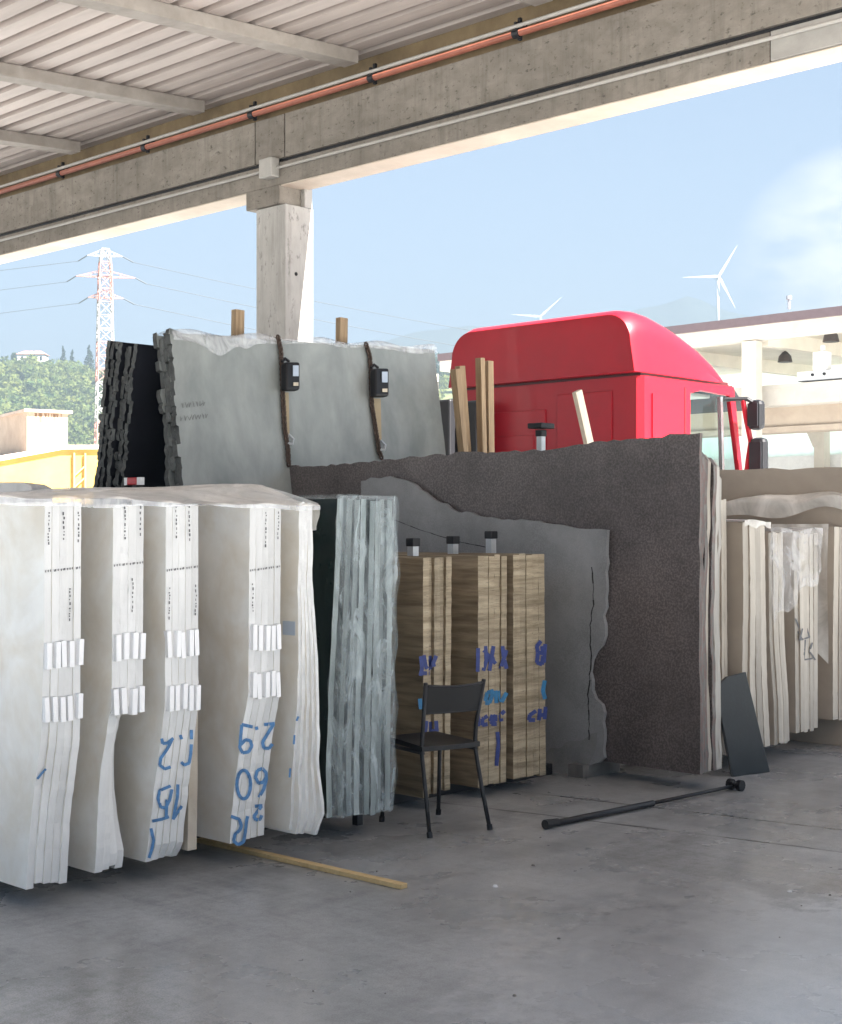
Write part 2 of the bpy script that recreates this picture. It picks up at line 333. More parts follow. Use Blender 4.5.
for (a, b) in (((600, 801), (842, 830)), ((600, 822), (842, 852))):
    A, B = gnd(*a), gnd(*b); d = (B - A).normalized(); nrm = Vector((-d.y, d.x, 0))
    dp = N(t, 'ShaderNodeVectorMath', operation='DOT_PRODUCT'); L_(v, dp.inputs[0]); dp.inputs[1].default_value = nrm
    nn = N(t, 'ShaderNodeMath', operation='MULTIPLY_ADD'); L_(noise(t, v, 3, 4), nn.inputs[0]); nn.inputs[1].default_value = 0.06; L_(dp.outputs['Value'], nn.inputs[2])
    sb = N(t, 'ShaderNodeMath', operation='SUBTRACT'); L_(nn.outputs[0], sb.inputs[0]); sb.inputs[1].default_value = nrm.dot(A) + 0.03
    ab = N(t, 'ShaderNodeMath', operation='ABSOLUTE'); L_(sb.outputs[0], ab.inputs[0])
    md = N(t, 'ShaderNodeMath', operation='LESS_THAN'); L_(ab.outputs[0], md.inputs[0]); md.inputs[1].default_value = 0.013
    m2 = N(t, 'ShaderNodeMath', operation='MULTIPLY'); L_(md.outputs[0], m2.inputs[0]); L_(ramp(t, noise(t, v, 2.0, 3), [(0.40, g3(0.25)), (0.56, g3(0.9))]), m2.inputs[1])
    c = mix(t, m2.outputs[0], c, (0.035, 0.034, 0.033))
ln = N(t, 'ShaderNodeVectorMath', operation='LENGTH'); L_(v, ln.inputs[0])
gt = N(t, 'ShaderNodeMath', operation='GREATER_THAN'); L_(ln.outputs['Value'], gt.inputs[0]); gt.inputs[1].default_value = 110
c = mix(t, gt.outputs[0], c, (0.09, 0.12, 0.05))
# open yard and shed edge: dusty concrete, made paler to bounce sun inside
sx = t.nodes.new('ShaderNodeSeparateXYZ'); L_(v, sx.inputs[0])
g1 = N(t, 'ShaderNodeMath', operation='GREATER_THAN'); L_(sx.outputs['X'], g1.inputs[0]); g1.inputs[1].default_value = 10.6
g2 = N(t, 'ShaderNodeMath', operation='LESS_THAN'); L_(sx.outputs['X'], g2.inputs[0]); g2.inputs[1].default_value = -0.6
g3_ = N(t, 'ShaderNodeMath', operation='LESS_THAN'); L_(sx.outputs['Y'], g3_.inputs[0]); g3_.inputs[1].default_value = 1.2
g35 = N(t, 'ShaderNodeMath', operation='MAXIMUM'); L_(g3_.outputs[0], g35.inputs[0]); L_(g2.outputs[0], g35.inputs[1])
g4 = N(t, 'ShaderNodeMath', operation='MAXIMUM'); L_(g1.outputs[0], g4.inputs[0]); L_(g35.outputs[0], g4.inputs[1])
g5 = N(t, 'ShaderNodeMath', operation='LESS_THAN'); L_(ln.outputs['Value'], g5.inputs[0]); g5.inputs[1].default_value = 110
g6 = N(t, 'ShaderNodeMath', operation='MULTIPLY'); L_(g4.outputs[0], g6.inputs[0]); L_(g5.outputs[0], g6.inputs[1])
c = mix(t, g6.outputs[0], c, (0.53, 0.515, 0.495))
c = mix(t, 1.0, c, (1.06, 1.11, 1.15), 'MULTIPLY')
L_(c, p.inputs['Base Color'])
rr = N(t, 'ShaderNodeMapRange'); rr.inputs['From Min'].default_value = 0.35; rr.inputs['From Max'].default_value = 0.68; rr.inputs['To Min'].default_value = 0.17; rr.inputs['To Max'].default_value = 0.50
L_(noise(t, v, 0.9, 6, 0.6), rr.inputs['Value']); L_(rr.outputs['Result'], p.inputs['Roughness'])
PW = gnd(830, 985)
ds = N(t, 'ShaderNodeVectorMath', operation='DISTANCE'); L_(v, ds.inputs[0]); ds.inputs[1].default_value = PW
dn_ = N(t, 'ShaderNodeMath', operation='MULTIPLY_ADD'); L_(noise(t, v, 2.6, 7, 0.7), dn_.inputs[0]); dn_.inputs[1].default_value = -2.4; L_(ds.outputs['Value'], dn_.inputs[2])
wet = N(t, 'ShaderNodeMapRange'); wet.inputs['From Min'].default_value = 0.1; wet.inputs['From Max'].default_value = -0.15; L_(dn_.outputs[0], wet.inputs['Value'])
L_(wet.outputs['Result'], p.inputs['Coat Weight']); p.inputs['Coat Roughness'].default_value = 0.34; p.inputs['Coat IOR'].default_value = 3.0
p.inputs['Specular IOR Level'].default_value = 0.5
L_(bump(t, noise(t, v, 14, 6, 0.65), 0.12, 0.01), p.inputs['Normal'])
M['ground'] = m
def foliage(name, c1, c2, leafy=False):
    m, t, p, L = newmat(name); v = coords(t, world=True)
    L(ramp(t, noise(t, v, 0.12, 4, 0.6), [(0.32, c1), (0.68, c2)]), p.inputs['Base Color']); p.inputs['Roughness'].default_value = 0.8; p.inputs['Specular IOR Level'].default_value = 0.1
    if leafy:
        tl = t.nodes.new('ShaderNodeBsdfTranslucent'); ms = t.nodes.new('ShaderNodeMixShader'); ms.inputs[0].default_value = 0.5; L(p.inputs['Base Color'].links[0].from_socket, tl.inputs[0]); L(p.outputs[0], ms.inputs[1]); L(tl.outputs[0], ms.inputs[2]); L(ms.outputs[0], t.nodes['Material Output'].inputs['Surface'])
    return m
M['wood_leaf'] = foliage('hillside leaves', (0.06, 0.105, 0.035), (0.20, 0.215, 0.06), True)
M['conifer_leaf'] = foliage('conifer needles', (0.018, 0.035, 0.018), (0.030, 0.052, 0.025), True)
M['broad_leaf'] = foliage('broad leaves', (0.035, 0.065, 0.025), (0.06, 0.09, 0.03), True)
M['bark'] = plain('bark', (0.08, 0.06, 0.045), 0.9)
M['hill'] = foliage('hill grass', (0.07, 0.095, 0.035), (0.13, 0.14, 0.055))
M['mountain'] = foliage('mountain scrub', (0.02, 0.03, 0.03), (0.035, 0.045, 0.04))

# ------------------------------------------------------------------ the setting: ground, hills, haze
b = MB(); b.box(-6000, 6000, -6000, 6000, -0.5, 0); struct(b.build('ground', M['ground']))
rnd = random.Random(3)
def hillz(c, f):
    if f < 300: return -0.4
    u = min(1, (f - 300) / 210)
    z = 50 * (u * u * (3 - 2 * u)) + (3.0 * math.sin(c * 0.045 + 1.1) + 1.6 * math.sin(c * 0.13)) * u
    if f > 540: z -= (f - 540) * 0.06
    return z - 0.4
b = MB(); b.grid(lambda u, v: (lambda c, f: c2w(c, f, hillz(c, f)))(-420 + 900 * u, 290 + 500 * v), 60, 40)
struct(b.build('hill', M['hill'], smooth=True))
def ridge(name, f0, prof, depth, seed):
    r = random.Random(seed); b = MB(); ph = [r.uniform(0, 6) for _ in range(4)]
    def top(c):
        px = CX + c / f0 * F
        y = interp([(yy, xx) for xx, yy in prof], px) if False else None
        for (x0, y0), (x1, y1) in zip(prof, prof[1:]):
            if px <= x1: y = lerp(y0, y1, max(0, min(1, (px - x0) / (x1 - x0)))); break
        else: y = prof[-1][1]
        h = EYE + (HY - y) / F * f0
        return h + h * 0.012 * (math.sin(c * 0.02 + ph[0]) + 0.6 * math.sin(c * 0.05 + ph[1]) + 0.4 * math.sin(c * 0.11 + ph[2]))
    def fn(u, v):
        c = (-1.0 + 2.2 * u) * f0 * 0.6; w = 1 - abs(2 * v - 1)
        z = top(c) * (w ** 0.8) - 1 + (math.sin(c * 0.013 + v * 9 + ph[3]) * 0.03 * top(c)) * w * (1 - w) * 3
        return c2w(c, f0 + (v - 0.5) * depth, z)
    b.grid(fn, 140, 16); return struct(b.build(name, M['mountain'], smooth=True))
ridge('mountain', 1500, [(-400, 420), (100, 410), (300, 352), (420, 334), (520, 321), (600, 312), (660, 304), (690, 299), (720, 309), (780, 326), (860, 340), (1200, 380)], 500, 4)
ridge('hill_ridge', 1150, [(-400, 440), (200, 420), (440, 372), (560, 350), (720, 334), (900, 345), (1300, 400)], 300, 9)
b = MB(); b.box(-2600, 2600, -2600, 2600, -1.5, 275); hz = b.build('haze', [])
m = bpy.data.materials.new('haze air'); m.use_nodes = True; t = m.node_tree; t.nodes.clear()
oo = t.nodes.new('ShaderNodeOutputMaterial'); pv = t.nodes.new('ShaderNodeVolumePrincipled'); pv.inputs['Density'].default_value = 0.0013; pv.inputs['Color'].default_value = (0.145, 0.18, 0.225, 1); pv.inputs['Anisotropy'].default_value = 0.0
t.links.new(pv.outputs[0], oo.inputs['Volume']); hz.data.materials.append(m); struct(hz, 'stuff')

# ------------------------------------------------------------------ trees on the hill
def leafball(b, cen, rx, rz, n, size, r, mi=0):
    for _ in range(n):
        while True:
            q = Vector((r.uniform(-1, 1), r.uniform(-1, 1), r.uniform(-1, 1)))
            if 0.25 < q.length < 1: break
        q = q * (0.75 + 0.25 * r.random())
        pos = Vector(cen) + Vector((q.x * rx, q.y * rx, q.z * rz))
        a = Vector((r.gauss(0, 1), r.gauss(0, 1), r.gauss(0, 1))).normalized(); c = a.cross(Vector((r.gauss(0, 1), r.gauss(0, 1), r.gauss(0, 1)))).normalized()
        s = size * r.uniform(0.6, 1.4)
        b.face([pos + a * s, pos + c * s * 0.7, pos - a * s, pos - c * s * 0.7], mi)
r = random.Random(11); b = MB()
for i in range(1150):
    f = r.uniform(335, 535); c = (r.uniform(-.32, -.20) if i < 800 else r.uniform(-.20, .04)) * f
    if r.random() < 0.12: continue
    h = r.uniform(4.5, 8); z = hillz(c, f); rx = r.uniform(1.8, 3.4); P = c2w(c, f, z + h * 0.55)
    for k in range(3):
        leafball(b, P + Vector((r.uniform(-1, 1) * rx * 0.5, r.uniform(-1, 1) * rx * 0.5, r.uniform(-0.3, 0.35) * h)), rx * 0.75, h * 0.30, 30, 0.6, r)
struct(b.build('hillside_wood', M['wood_leaf']), 'stuff')
def tree(kind, px, ytop, t, h, rx, label, seed):
    r = random.Random(seed); a, bb = ray(px); top = EYE + (HY - ytop) / F * t; base = Vector((a * t, bb * t, top - h))
    o = empty(kind, base); tag(o, label, 'tree', 'trees standing out along the hill skyline')
    tb = MB(); tb.tube([base, base + Vector((0, 0, h * 0.5)), base + Vector((0, 0, h * 0.92))], [0.28, 0.17, 0.04], 7)
    for k in range(6):
        an = r.uniform(0, 6.28); z = h * r.uniform(0.35, 0.7); tb.tube([base + Vector((0, 0, z)), base + Vector((math.cos(an) * rx * 0.7, math.sin(an) * rx * 0.7, z + h * 0.12))], [0.08, 0.03], 5)
    tb.build('trunk', M['bark'], o)
    cb = MB()
    if kind == 'conifer_tree':
        for k in range(14):
            u = k / 13; rr = rx * (1 - u) ** 0.9 + 0.15
            leafball(cb, base + Vector((r.uniform(-.2, .2), r.uniform(-.2, .2), h * (0.15 + 0.83 * u))), rr, h * 0.06, int(20 + 60 * (1 - u)), 0.33, r)
        cb.build('crown', M['conifer_leaf'], o)
    else:
        for k in range(9):
            an = r.uniform(0, 6.28); d = rx * r.uniform(0.1, 0.65)
            leafball(cb, base + Vector((math.cos(an) * d, math.sin(an) * d, h * r.uniform(0.45, 0.86))), rx * 0.5, h * 0.16, 70, 0.38, r)
        cb.build('crown', M['broad_leaf'], o)
tree('conifer_tree', 63, 347, 508, 12, 2.6, 'tall dark pointed conifer on the hilltop, midway between villa and pylon', 1)
tree('conifer_tree', 72, 350, 512, 10, 1.8, 'thin dark conifer just right of the tallest pointed one', 2)
tree('conifer_tree', 89, 346, 500, 12, 3.4, 'broad dark conifer on the hilltop beside the pylon', 3)
tree('broadleaf_tree', 4, 353, 505, 9, 3.0, 'round leafy tree at the left end of the hill skyline', 4)
tree('broadleaf_tree', 16, 352, 512, 9, 2.2, 'leafy hilltop tree touching the left end of the villa', 5)
tree('broadleaf_tree', 52, 360, 500, 7, 2.4, 'low leafy tree right of the hilltop villa', 6)
tree('broadleaf_tree', 441, 352, 470, 12, 3.4, 'hazy tree seen in the gap between lorry slabs and red cab', 7)

# villa on the hill
vb = at(33, 358, 515); vo = empty('hill_villa', (vb.x, vb.y, vb.z - 3)); tag(vo, 'small white villa with terracotta roof on the wooded hilltop', 'house')
def villa_pt(c, f, z): return vb + c2w(c, f, z)
A = [villa_pt(-4.7, -3, -3), villa_pt(4.7, -3, -3), villa_pt(4.7, 3, -3), villa_pt(-4.7, 3, -3)]
b = MB(); b.prism(A, [q + Vector((0, 0, 4.0)) for q in A]); b.build('wall', M['white_paint'], vo)
b = MB(); R0 = [villa_pt(-5.2, -3.4, 1), villa_pt(5.2, -3.4, 1), villa_pt(5.2, 3.4, 1), villa_pt(-5.2, 3.4, 1)]; T0, T1 = villa_pt(-3, 0, 2.5), villa_pt(3, 0, 2.5)
b.face([R0[0], R0[1], T1, T0]); b.face([R0[2], R0[3], T0, T1]); b.face([R0[1], R0[2], T1]); b.face([R0[3], R0[0], T0]); b.face(R0[::-1]); b.build('roof', M['terracotta'], vo)
for c in (-3, -0.6, 1.8, 3.6):
    b = MB(); q = villa_pt(c, -3.04, -1.1); b.bar(q, q + Vector((0, 0, 1.3)), 0.8, 0.06, up=c2w(0, 1)); b.build('window', M['dark_steel'], vo)

# pylon
t0 = 190.0; pc = at(105, 530, t0); pb = empty('transmission_pylon', (pc.x, pc.y, 0)); tag(pb, 'red and white lattice pylon rising behind the lorry slabs', 'pylon')
H = EYE + (HY - 249) / F * t0
cR, cF = c2w(1, 0), c2w(0, 1)
def pw(z): return lerp(1.45, 0.72, min(1, z / H)) if z < H * 0.95 else lerp(0.72, 0.45, (z - H * 0.95) / (H * 0.05))
nb = 22; sets = {}
def leg(z, i):
    s = pw(z); q = [(-s, -s), (s, -s), (s, s), (-s, s)][i]; ang = math.radians(20)
    return Vector((pc.x, pc.y, z)) + cR * (q[0] * math.cos(ang) - q[1] * math.sin(ang)) + cF * (q[0] * math.sin(ang) + q[1] * math.cos(ang))
for k in range(nb):
    z0, z1 = H * k / nb, H * (k + 1) / nb; mbk = sets.setdefault(k // 3, MB())
    for i in range(4):
        j = (i + 1) % 4
        mbk.bar(leg(z0, i), leg(z1, i), 0.12, 0.12); mbk.bar(leg(z0, i), leg(z1, j), 0.07, 0.07); mbk.bar(leg(z0, j), leg(z1, i), 0.07, 0.07); mbk.bar(leg(z1, i), leg(z1, j), 0.08, 0.08)
for k, v in sets.items(): v.build('lattice_section', M['pylon_white' if k % 2 else 'pylon_red'], pb)
arm_tips = []
for (y, l, rr, mk) in ((256, -2.2, 2.2, 'pylon_white'), (277, -3.6, 3.8, 'pylon_red'), (298, -2.1, 2.3, 'pylon_red')):
    z = EYE + (HY - y) / F * t0; b = MB(); ct = Vector((pc.x, pc.y, z))
    for tip in (l, rr):
        e = ct + cR * tip + cF * (0.2 * tip)
        for s in (-1, 1): b.bar(ct + cF * 0.6 * s, e, 0.10, 0.10); b.bar(ct + cF * 0.6 * s + Vector((0, 0, 0.9)), e, 0.07, 0.07)
        b.bar(ct.lerp(e, .5) + Vector((0, 0, .45)), ct.lerp(e, .5), .1, .1)
        arm_tips.append((e, tip))
    b.build('cross_arm', M[mk], pb)
    for tip in (l, rr):
        b = MB(); e = ct + cR * tip + cF * (0.2 * tip); b.tube([e, e + cR * (1.4 if tip > 0 else -1.2) + Vector((0, 0, -0.75))], 0.08, 6)
        b.build('insulator', M['wire'], pb)
for e, tip in arm_tips:
    s = 1 if tip > 0 else -1; a0 = e + cR * (1.4 * s if s > 0 else -1.2) + Vector((0, 0, -0.75)); b = MB()
    a1 = a0 + (cR * 190 + cF * 60 + Vector((0, 0, -13)) if s > 0 else cR * -150 + cF * -40 + Vector((0, 0, -6)))
    pts = [a0.lerp(a1, k / 16) + Vector((0, 0, -22 * (k / 16) * (1 - k / 16))) for k in range(17)]
    b.tube(pts, 0.035, 5, cap=False)
    tag(b.build('power_line', M['wire'], loc=a0), 'thin grey power line strung from a pylon arm to the ' + ('right' if s > 0 else 'left'), 'power line', 'power lines on the pylon')

# wind turbines
def turbine(px, py, t, L, angs, down, label):
    hub = at(px, py, t); o = empty('wind_turbine', (hub.x, hub.y, hub.z - down)); tag(o, label, 'wind turbine', 'wind turbines on the far ridge')
    b = MB(); b.tube([(hub.x, hub.y, hub.z - down), hub], [L * 0.055, L * 0.035], 12); b.build('tower', M['turbine'], o, smooth=True)
    b = MB(); b.tube([hub - cF * L * 0.10, hub + cF * L * 0.16], [L * 0.045, L * 0.05], 10); b.build('nacelle', M['turbine'], o)
    for dx, dy in angs:
        d = (cR * dx - Vector((0, 0, dy))); ln = d.length; d = d / ln; sd = d.cross(cF).normalized(); h0 = hub - cF * L * 0.12
        b = MB(); ws = [(0, .025), (.12, .042), (.3, .036), (.7, .02), (1, .006)]
        for (u0, w0), (u1, w1) in zip(ws, ws[1:]):
            A = [h0 + d * L * u0 + sd * L * w0 * q + cF * L * .012 * n for q, n in ((1, -1), (-1, -1), (-1, 1), (1, 1))]
            B = [h0 + d * L * u1 + sd * L * w1 * q + cF * L * .008 * n for q, n in ((1, -1), (-1, -1), (-1, 1), (1, 1))]
            b.prism(A, B)
        b.build('blade', M['turbine'], o)
turbine(718, 277, 1100, 27, ((19, -32), (-30, 1), (14, 27)), 55, 'white wind turbine in front of the clouds, above the far shed roof')
turbine(540, 317, 1300, 26, ((22, -20), (-27, -2), (4, 26)), 60, 'faint wind turbine just showing above the red cab roof')

# ------------------------------------------------------------------ yellow building far left
th = math.radians(31); dL = c2w(-math.sin(th), math.cos(th)); dR = c2w(math.cos(th), math.sin(th))
O = at(45, 530, 45); O.z = 0
def yb(u, w, z): return O + dR * u + dL * w + Vector((0, 0, z))
def yu(px):                                       # distance along the yellow wall seen at a pixel column
    a, bb = ray(px); n = dL; t = (O.dot(n)) / (a * n.x + bb * n.y); return (Vector((a * t, bb * t, 0)) - O).dot(dR), t
def yz(px, py): u, t = yu(px); return u, EYE + (HY - py) / F * t
yo = empty('yellow_building', tuple(O)); tag(yo, 'low bright yellow rendered building with a ladder behind the white slabs', 'building')
u0, z0 = yz(-120, 470); ua, za = yz(0, 461); ub, zb = yz(63, 449.5); uc, zc = yz(170, 449)
A = [yb(u0, 0, 0), yb(uc, 0, 0), yb(uc, 0, zc), yb(ub, 0, zb), yb(ua, 0, za), yb(u0, 0, z0)]
b = MB(); b.prism(A, [q + dL * 9 for q in A]); b.build('wall', M['yellow'], yo)
b = MB()
for (p0, q0), (p1, q1) in (((u0, z0), (ua, za)), ((ua, za), (ub, zb)), ((ub, zb), (uc, zc))):
    A = [yb(p0, -.16, q0 + .003), yb(p1, -.16, q1 + .003), yb(p1, -.16, q1 + .13), yb(p0, -.16, q0 + .13)]; b.prism(A, [q + dL * 9.3 for q in A])
b.build('coping', M['roof_cap'], yo)
u1, _ = yz(73, 470); u2, _ = yz(84, 470)
b = MB(); zt = zb - 0.1
for u in (u1, u2): b.bar(yb(u, -.10, 0.3), yb(u, -.10, zt), .07, .05, up=dR)
k = 0.4
while k < zt - .45: b.bar(yb(u1, -.10, k), yb(u2, -.10, k + .32), .045, .04, up=dR); k += .36
b.build('ladder', M['ladder'], yo)
bo_t = 50.0; Q = at(27, 530, bo_t); Q.z = 0
zb0 = 3.9; zbt = EYE + (HY - 412) / F * bo_t
bo = empty('rooftop_hut', (Q.x, Q.y, zb0)); tag(bo, 'pale boxy hut with rust stains on the yellow building roof', 'hut')
A = [Q + Vector((0, 0, zb0)), Q + dR * 1.42 + Vector((0, 0, zb0)), Q + dR * 1.42 + dL * 5 + Vector((0, 0, zb0)), Q + dL * 5 + Vector((0, 0, zb0))]
b = MB(); b.prism(A, [q + Vector((0, 0, zbt - zb0)) for q in A]); b.build('wall', M['box_render'], bo)
A = [Q - dR * .12 - dL * .12, Q + dR * 1.56 - dL * .12, Q + dR * 1.56 + dL * 5.1, Q - dR * .12 + dL * 5.1]
b = MB(); b.prism([q + Vector((0, 0, zbt + .003)) for q in A], [q + Vector((0, 0, zbt + .1)) for q in A]); b.build('roof', M['roof_cap'], bo)
rr = random.Random(5); b = MB()
for k in range(9):
    u = .3 + .11 * k + rr.uniform(-.03, .03); w = rr.uniform(.02, .06); h = rr.uniform(.15, .75)
    b.prism([Q + dR * (u - w) - dL * .004 + Vector((0, 0, zbt - .02)), Q + dR * (u + w) - dL * .004 + Vector((0, 0, zbt - .02)), Q + dR * (u + w * .2) - dL * .004 + Vector((0, 0, zbt - .02 - h))],
            [Q + dR * (u - w) - dL * .002 + Vector((0, 0, zbt - .02)), Q + dR * (u + w) - dL * .002 + Vector((0, 0, zbt - .02)), Q + dR * (u + w * .2) - dL * .002 + Vector((0, 0, zbt - .02 - h))])
b.build('rust_stain', M['stain'], bo)

# ------------------------------------------------------------------ far shed to the right
so_ = empty('far_shed', (30, 16, 0)); tag(so_, 'cream open fronted shed with brown roof edge behind the red cab', 'building')
XF = 26.0; Y0, Y1 = 2.0, 24.0
b = MB(); b.prism([(25.6, Y0, 5.74), (25.6, Y1, 5.66), (25.6, Y1, 5.83), (25.6, Y0, 5.91)], [(35.2, Y0, 5.90), (35.2, Y1, 5.82), (35.2, Y1, 6.0), (35.2, Y0, 6.08)]); b.build('roof', M['fascia'], so_)
b = MB(); b.prism([(25.68, Y0, 5.50), (25.68, Y1, 5.42), (25.68, Y1, 5.66), (25.68, Y0, 5.737)], [(26.3, Y0, 5.50), (26.3, Y1, 5.42), (26.3, Y1, 5.66), (26.3, Y0, 5.737)]); b.build('eaves_beam', M['cream'], so_)
b = MB(); b.prism([(26.3, Y0, 5.70), (26.3, Y1, 5.62), (26.3, Y1, 5.655), (26.3, Y0, 5.735)], [(35.0, Y0, 5.86), (35.0, Y1, 5.78), (35.0, Y1, 5.815), (35.0, Y0, 5.895)]); b.build('soffit', M['cream_soffit'], so_)
for y in (6.5, 9.5, 12.5, 15.5, 18.5):
    b = MB(); b.prism([(26.4, y, 5.42), (26.4, y + .22, 5.42), (26.4, y + .22, 5.74), (26.4, y, 5.74)], [(34.8, y, 5.56), (34.8, y + .22, 5.56), (34.8, y + .22, 5.9), (34.8, y, 5.9)])
    # keep the rafter just under the soffit
    b.v = [Vector((v.x, v.y, v.z - 0.06)) for v in b.v]; b.build('rafter', M['cream_soffit'], so_)
yc0 = onX(757, 400, XF)[0]; yc1 = onX(743, 400, XF)[0]
for y in (yc0, yc0 - 9.0, yc0 + 9.0):
    b = MB(); b.box(25.95, 26.2, y, y + (yc1 - yc0), 0, 5.43); b.build('column', M['cream'], so_)
def zX(px, py, X): return onX(px, py, X)[1]
z1, z2 = zX(800, 383, 26.45), zX(800, 404, 26.45)
b = MB(); b.box(26.42, 26.85, Y0, Y1, z2, z1); b.box(26.40, 26.9, Y0, Y1, z1 - .1, z1 + .0); b.build('runway_beam', M['cream'], so_)
z3, z4 = zX(800, 406, 27.2), zX(800, 426, 27.2)
b = MB(); b.box(27.1, 27.5, Y0, Y1, z4, z3); b.box(27.04, 27.6, Y0, Y1, z4 - .12, z4 - .003); b.build('lower_beam', M['box_render'], so_)
b = MB(); zg = zX(800, 456, 34); b.box(34.0, 34.06, Y0, Y1, zg, 5.75)
b.build('corrugated_wall', M['sheet_green'], so_)
b = MB(); b.box(33.9, 34.15, Y0, Y1, 0, zg - .003); b.build('base_wall', M['white_paint'], so_)
yp = onX(826, 450, 33.6)[0]
b = MB(); b.box(33.5, 33.8, yp, yp + .28, 0, 4.4); b.bar((33.6, yp + .2, zX(826, 445, 33.6)), (33.6, onX(812, 430, 33.6)[0], zX(812, 430, 33.6)), .22, .22); b.build('rear_post', M['cream'], so_)
b = MB(); q = at(789, 309, 31); b.tube([q, q + Vector((0, 0, .22))], .03, 8); b.tube([q + Vector((0, 0, .2)), q + Vector((0, 0, .28))], .06, 8); b.build('roof_vent', M['steel'], so_)
for px, py, X, lab in ((785, 357, 30.0, 'dark bell lamp under the far shed roof, nearer the column'), (831, 336, 27.3, 'dark bell lamp under the far shed roof, above the white crane end')):
    y, z = onX(px, py, X); o = empty('pendant_lamp', (X, y, z)); tag(o, lab, 'lamp', 'lamps under the far shed roof')
    b = MB(); b.tube([(X, y, z - .12), (X, y, z + .02), (X, y, z + .12)], [.17, .14, .05], 14); b.build('lamp_shade', M['lampshade'], o)
    b = MB(); b.tube([(X, y, z + .12), (X, y, 5.72)], .02, 6); b.build('rod', M['lampshade'], o)
ya, yb_ = onX(842 + 60, 376, 26.6)[0], onX(800, 376, 26.6)[0]; zq = z1 + .004; zq2 = zX(820, 372, 26.6)
co = empty('crane_carriage', (26.6, ya, zq)); tag(co, 'white crane end carriage with motor box on the far shed beam', 'crane')
b = MB(); b.box(26.48, 26.74, ya, yb_, zq + .03, zq2 + .02); b.build('carriage_beam', M['white_paint'], co, bevel=.01)
y5, y6 = onX(829, 360, 26.6)[0], onX(815, 360, 26.6)[0]
b = MB(); b.box(26.5, 26.72, y5, y6, zq2 + .022, zX(820, 352, 26.6)); b.build('motor_box', M['white_paint'], co, bevel=.015)
b = MB(); ym = (y5 + y6) / 2 - .02; b.tube([(26.6, ym, zX(820, 352, 26.6)), (26.6, ym, zX(820, 346, 26.6))], .05, 8); b.build('knob', M['white_paint'], co)
for y in (y6 - .02, y5 + .03):
    b = MB(); b.tube([(26.44, y, zq2 - .06), (26.5, y, zq2 - .06)], .03, 8); b.build('bolt', M['dark_steel'], co)

# ------------------------------------------------------------------ our shed: roof, rafters, beam, pipe, column
RX0, RX1, RY0, RY1 = -0.8, 10.42, -3.6, 30.0
def roofz(x): return 6.21 - 0.06 * (9.7 - x)
prof = []; x = RX0
while x < RX1:
    for dx, dz in ((0, 0), (.165, 0), (.185, .10), (.245, .10), (.270, 0)):
        if x + dx <= RX1: prof.append((x + dx, roofz(x + dx) + dz))
    x += .28
b = MB()
for (xa, za_), (xb, zb_) in zip(prof, prof[1:]):
    if xb - xa < 1e-4: continue
    b.face([(xa, RY0, za_), (xb, RY0, zb_), (xb, RY1, zb_), (xa, RY1, za_)])
rf = b.build('shed_roof', M['roof'], loc=(3, 8, 6)); tag(rf, 'corrugated pinkish roof sheeting overhead', 'roof')
sm_ = rf.modifiers.new('thick', 'SOLIDIFY'); sm_.thickness = .004; sm_.offset = 1
labs = {0: 'concrete rafter under the roof crossing the top left corner, longest in view', 1: 'middle concrete rafter of the three at the left under the corrugated roof', 2: 'short concrete rafter farthest left under the roof', -1: 'concrete rafter cut by the top edge of the photo'}
for n in range(-9, 9):
    y = 10.23 + 2.38 * n
    b = MB(); xs0, xs1 = RX0, 9.70
    A = [(xs0, y - .10, roofz(xs0) - .13), (xs0, y + .10, roofz(xs0) - .13), (xs0, y + .10, roofz(xs0) - .004), (xs0, y - .10, roofz(xs0) - .004)]
    B = [(xs1, p[1], p[2] + roofz(xs1) - roofz(xs0)) for p in A]; b.prism(A, B)
    o = b.build('roof_rafter', M['rafter'], loc=(5, y, 5.9), bevel=.008)
    tag(o, labs.get(n, 'concrete rafter under the shed roof beyond those in view'), 'rafter', 'rafters under the shed roof')
# edge beam
cy0, cy1 = 11.39, 11.86
b = MB(); b.box(10.30, 11.8, RY0, 8.0, 6.37, 6.41); o = b.build('sun_block_sheet', M['roof'], loc=(10.8, 3, 6.26)); tag(o, 'unseen sheet added outside the beam to keep sun off the right stacks', 'roof')  # added out of view, blocks the sun from the beige stacks
bm = empty('edge_beam', (10.000, 8, 5.17)); tag(bm, 'long aged concrete edge beam carrying the roof above the slabs', 'beam')
yj = onX(770, 60, 9.850)[0]
for ya_, yb2, nm in ((RY0, cy0 - .008, 'web'), (cy0 + .008, cy1 - .008, 'web'), (cy1 + .008, RY1, 'web')):
    b = MB(); b.box(9.850, 10.150, ya_, yb2, 5.43, 5.88); b.build(nm, M['concrete'], bm, bevel=.008)
b = MB(); b.box(9.885, 10.110, RY0, RY1, 5.385, 5.435); b.build('groove_shade', M['dark_steel'], bm)  # near-black filler paints the shadow line between web and flange
b = MB(); b.box(9.850, 10.200, yj + .004, RY1, 5.16, 5.39); b.build('lower_flange', M['concrete'], bm, bevel=.008)
b = MB(); b.box(9.847, 10.197, RY0, yj - .004, 5.163, 5.392); b.build('lower_flange', M['concrete_pale'], bm, bevel=.008)['label'] = 'paler repaired end of the lower flange'
b = MB(); b.box(9.950, 9.990, RY0, RY1, 5.883, 6.22); b.build('fascia_board', M['ochre'], bm)
b = MB(); b.box(9.86, 10.19, RY0, RY1, 5.148, 5.158); b.build('soffit', M['soffit'], bm)  # thin strip added below the flange to carry the painted bounce light
b = MB(); b.tube([(9.780, RY0, 5.935), (9.780, RY1, 5.935)], .031, 14); o = b.build('overhead_pipe', M['pipe'], loc=(9.780, 8, 5.93), smooth=True)
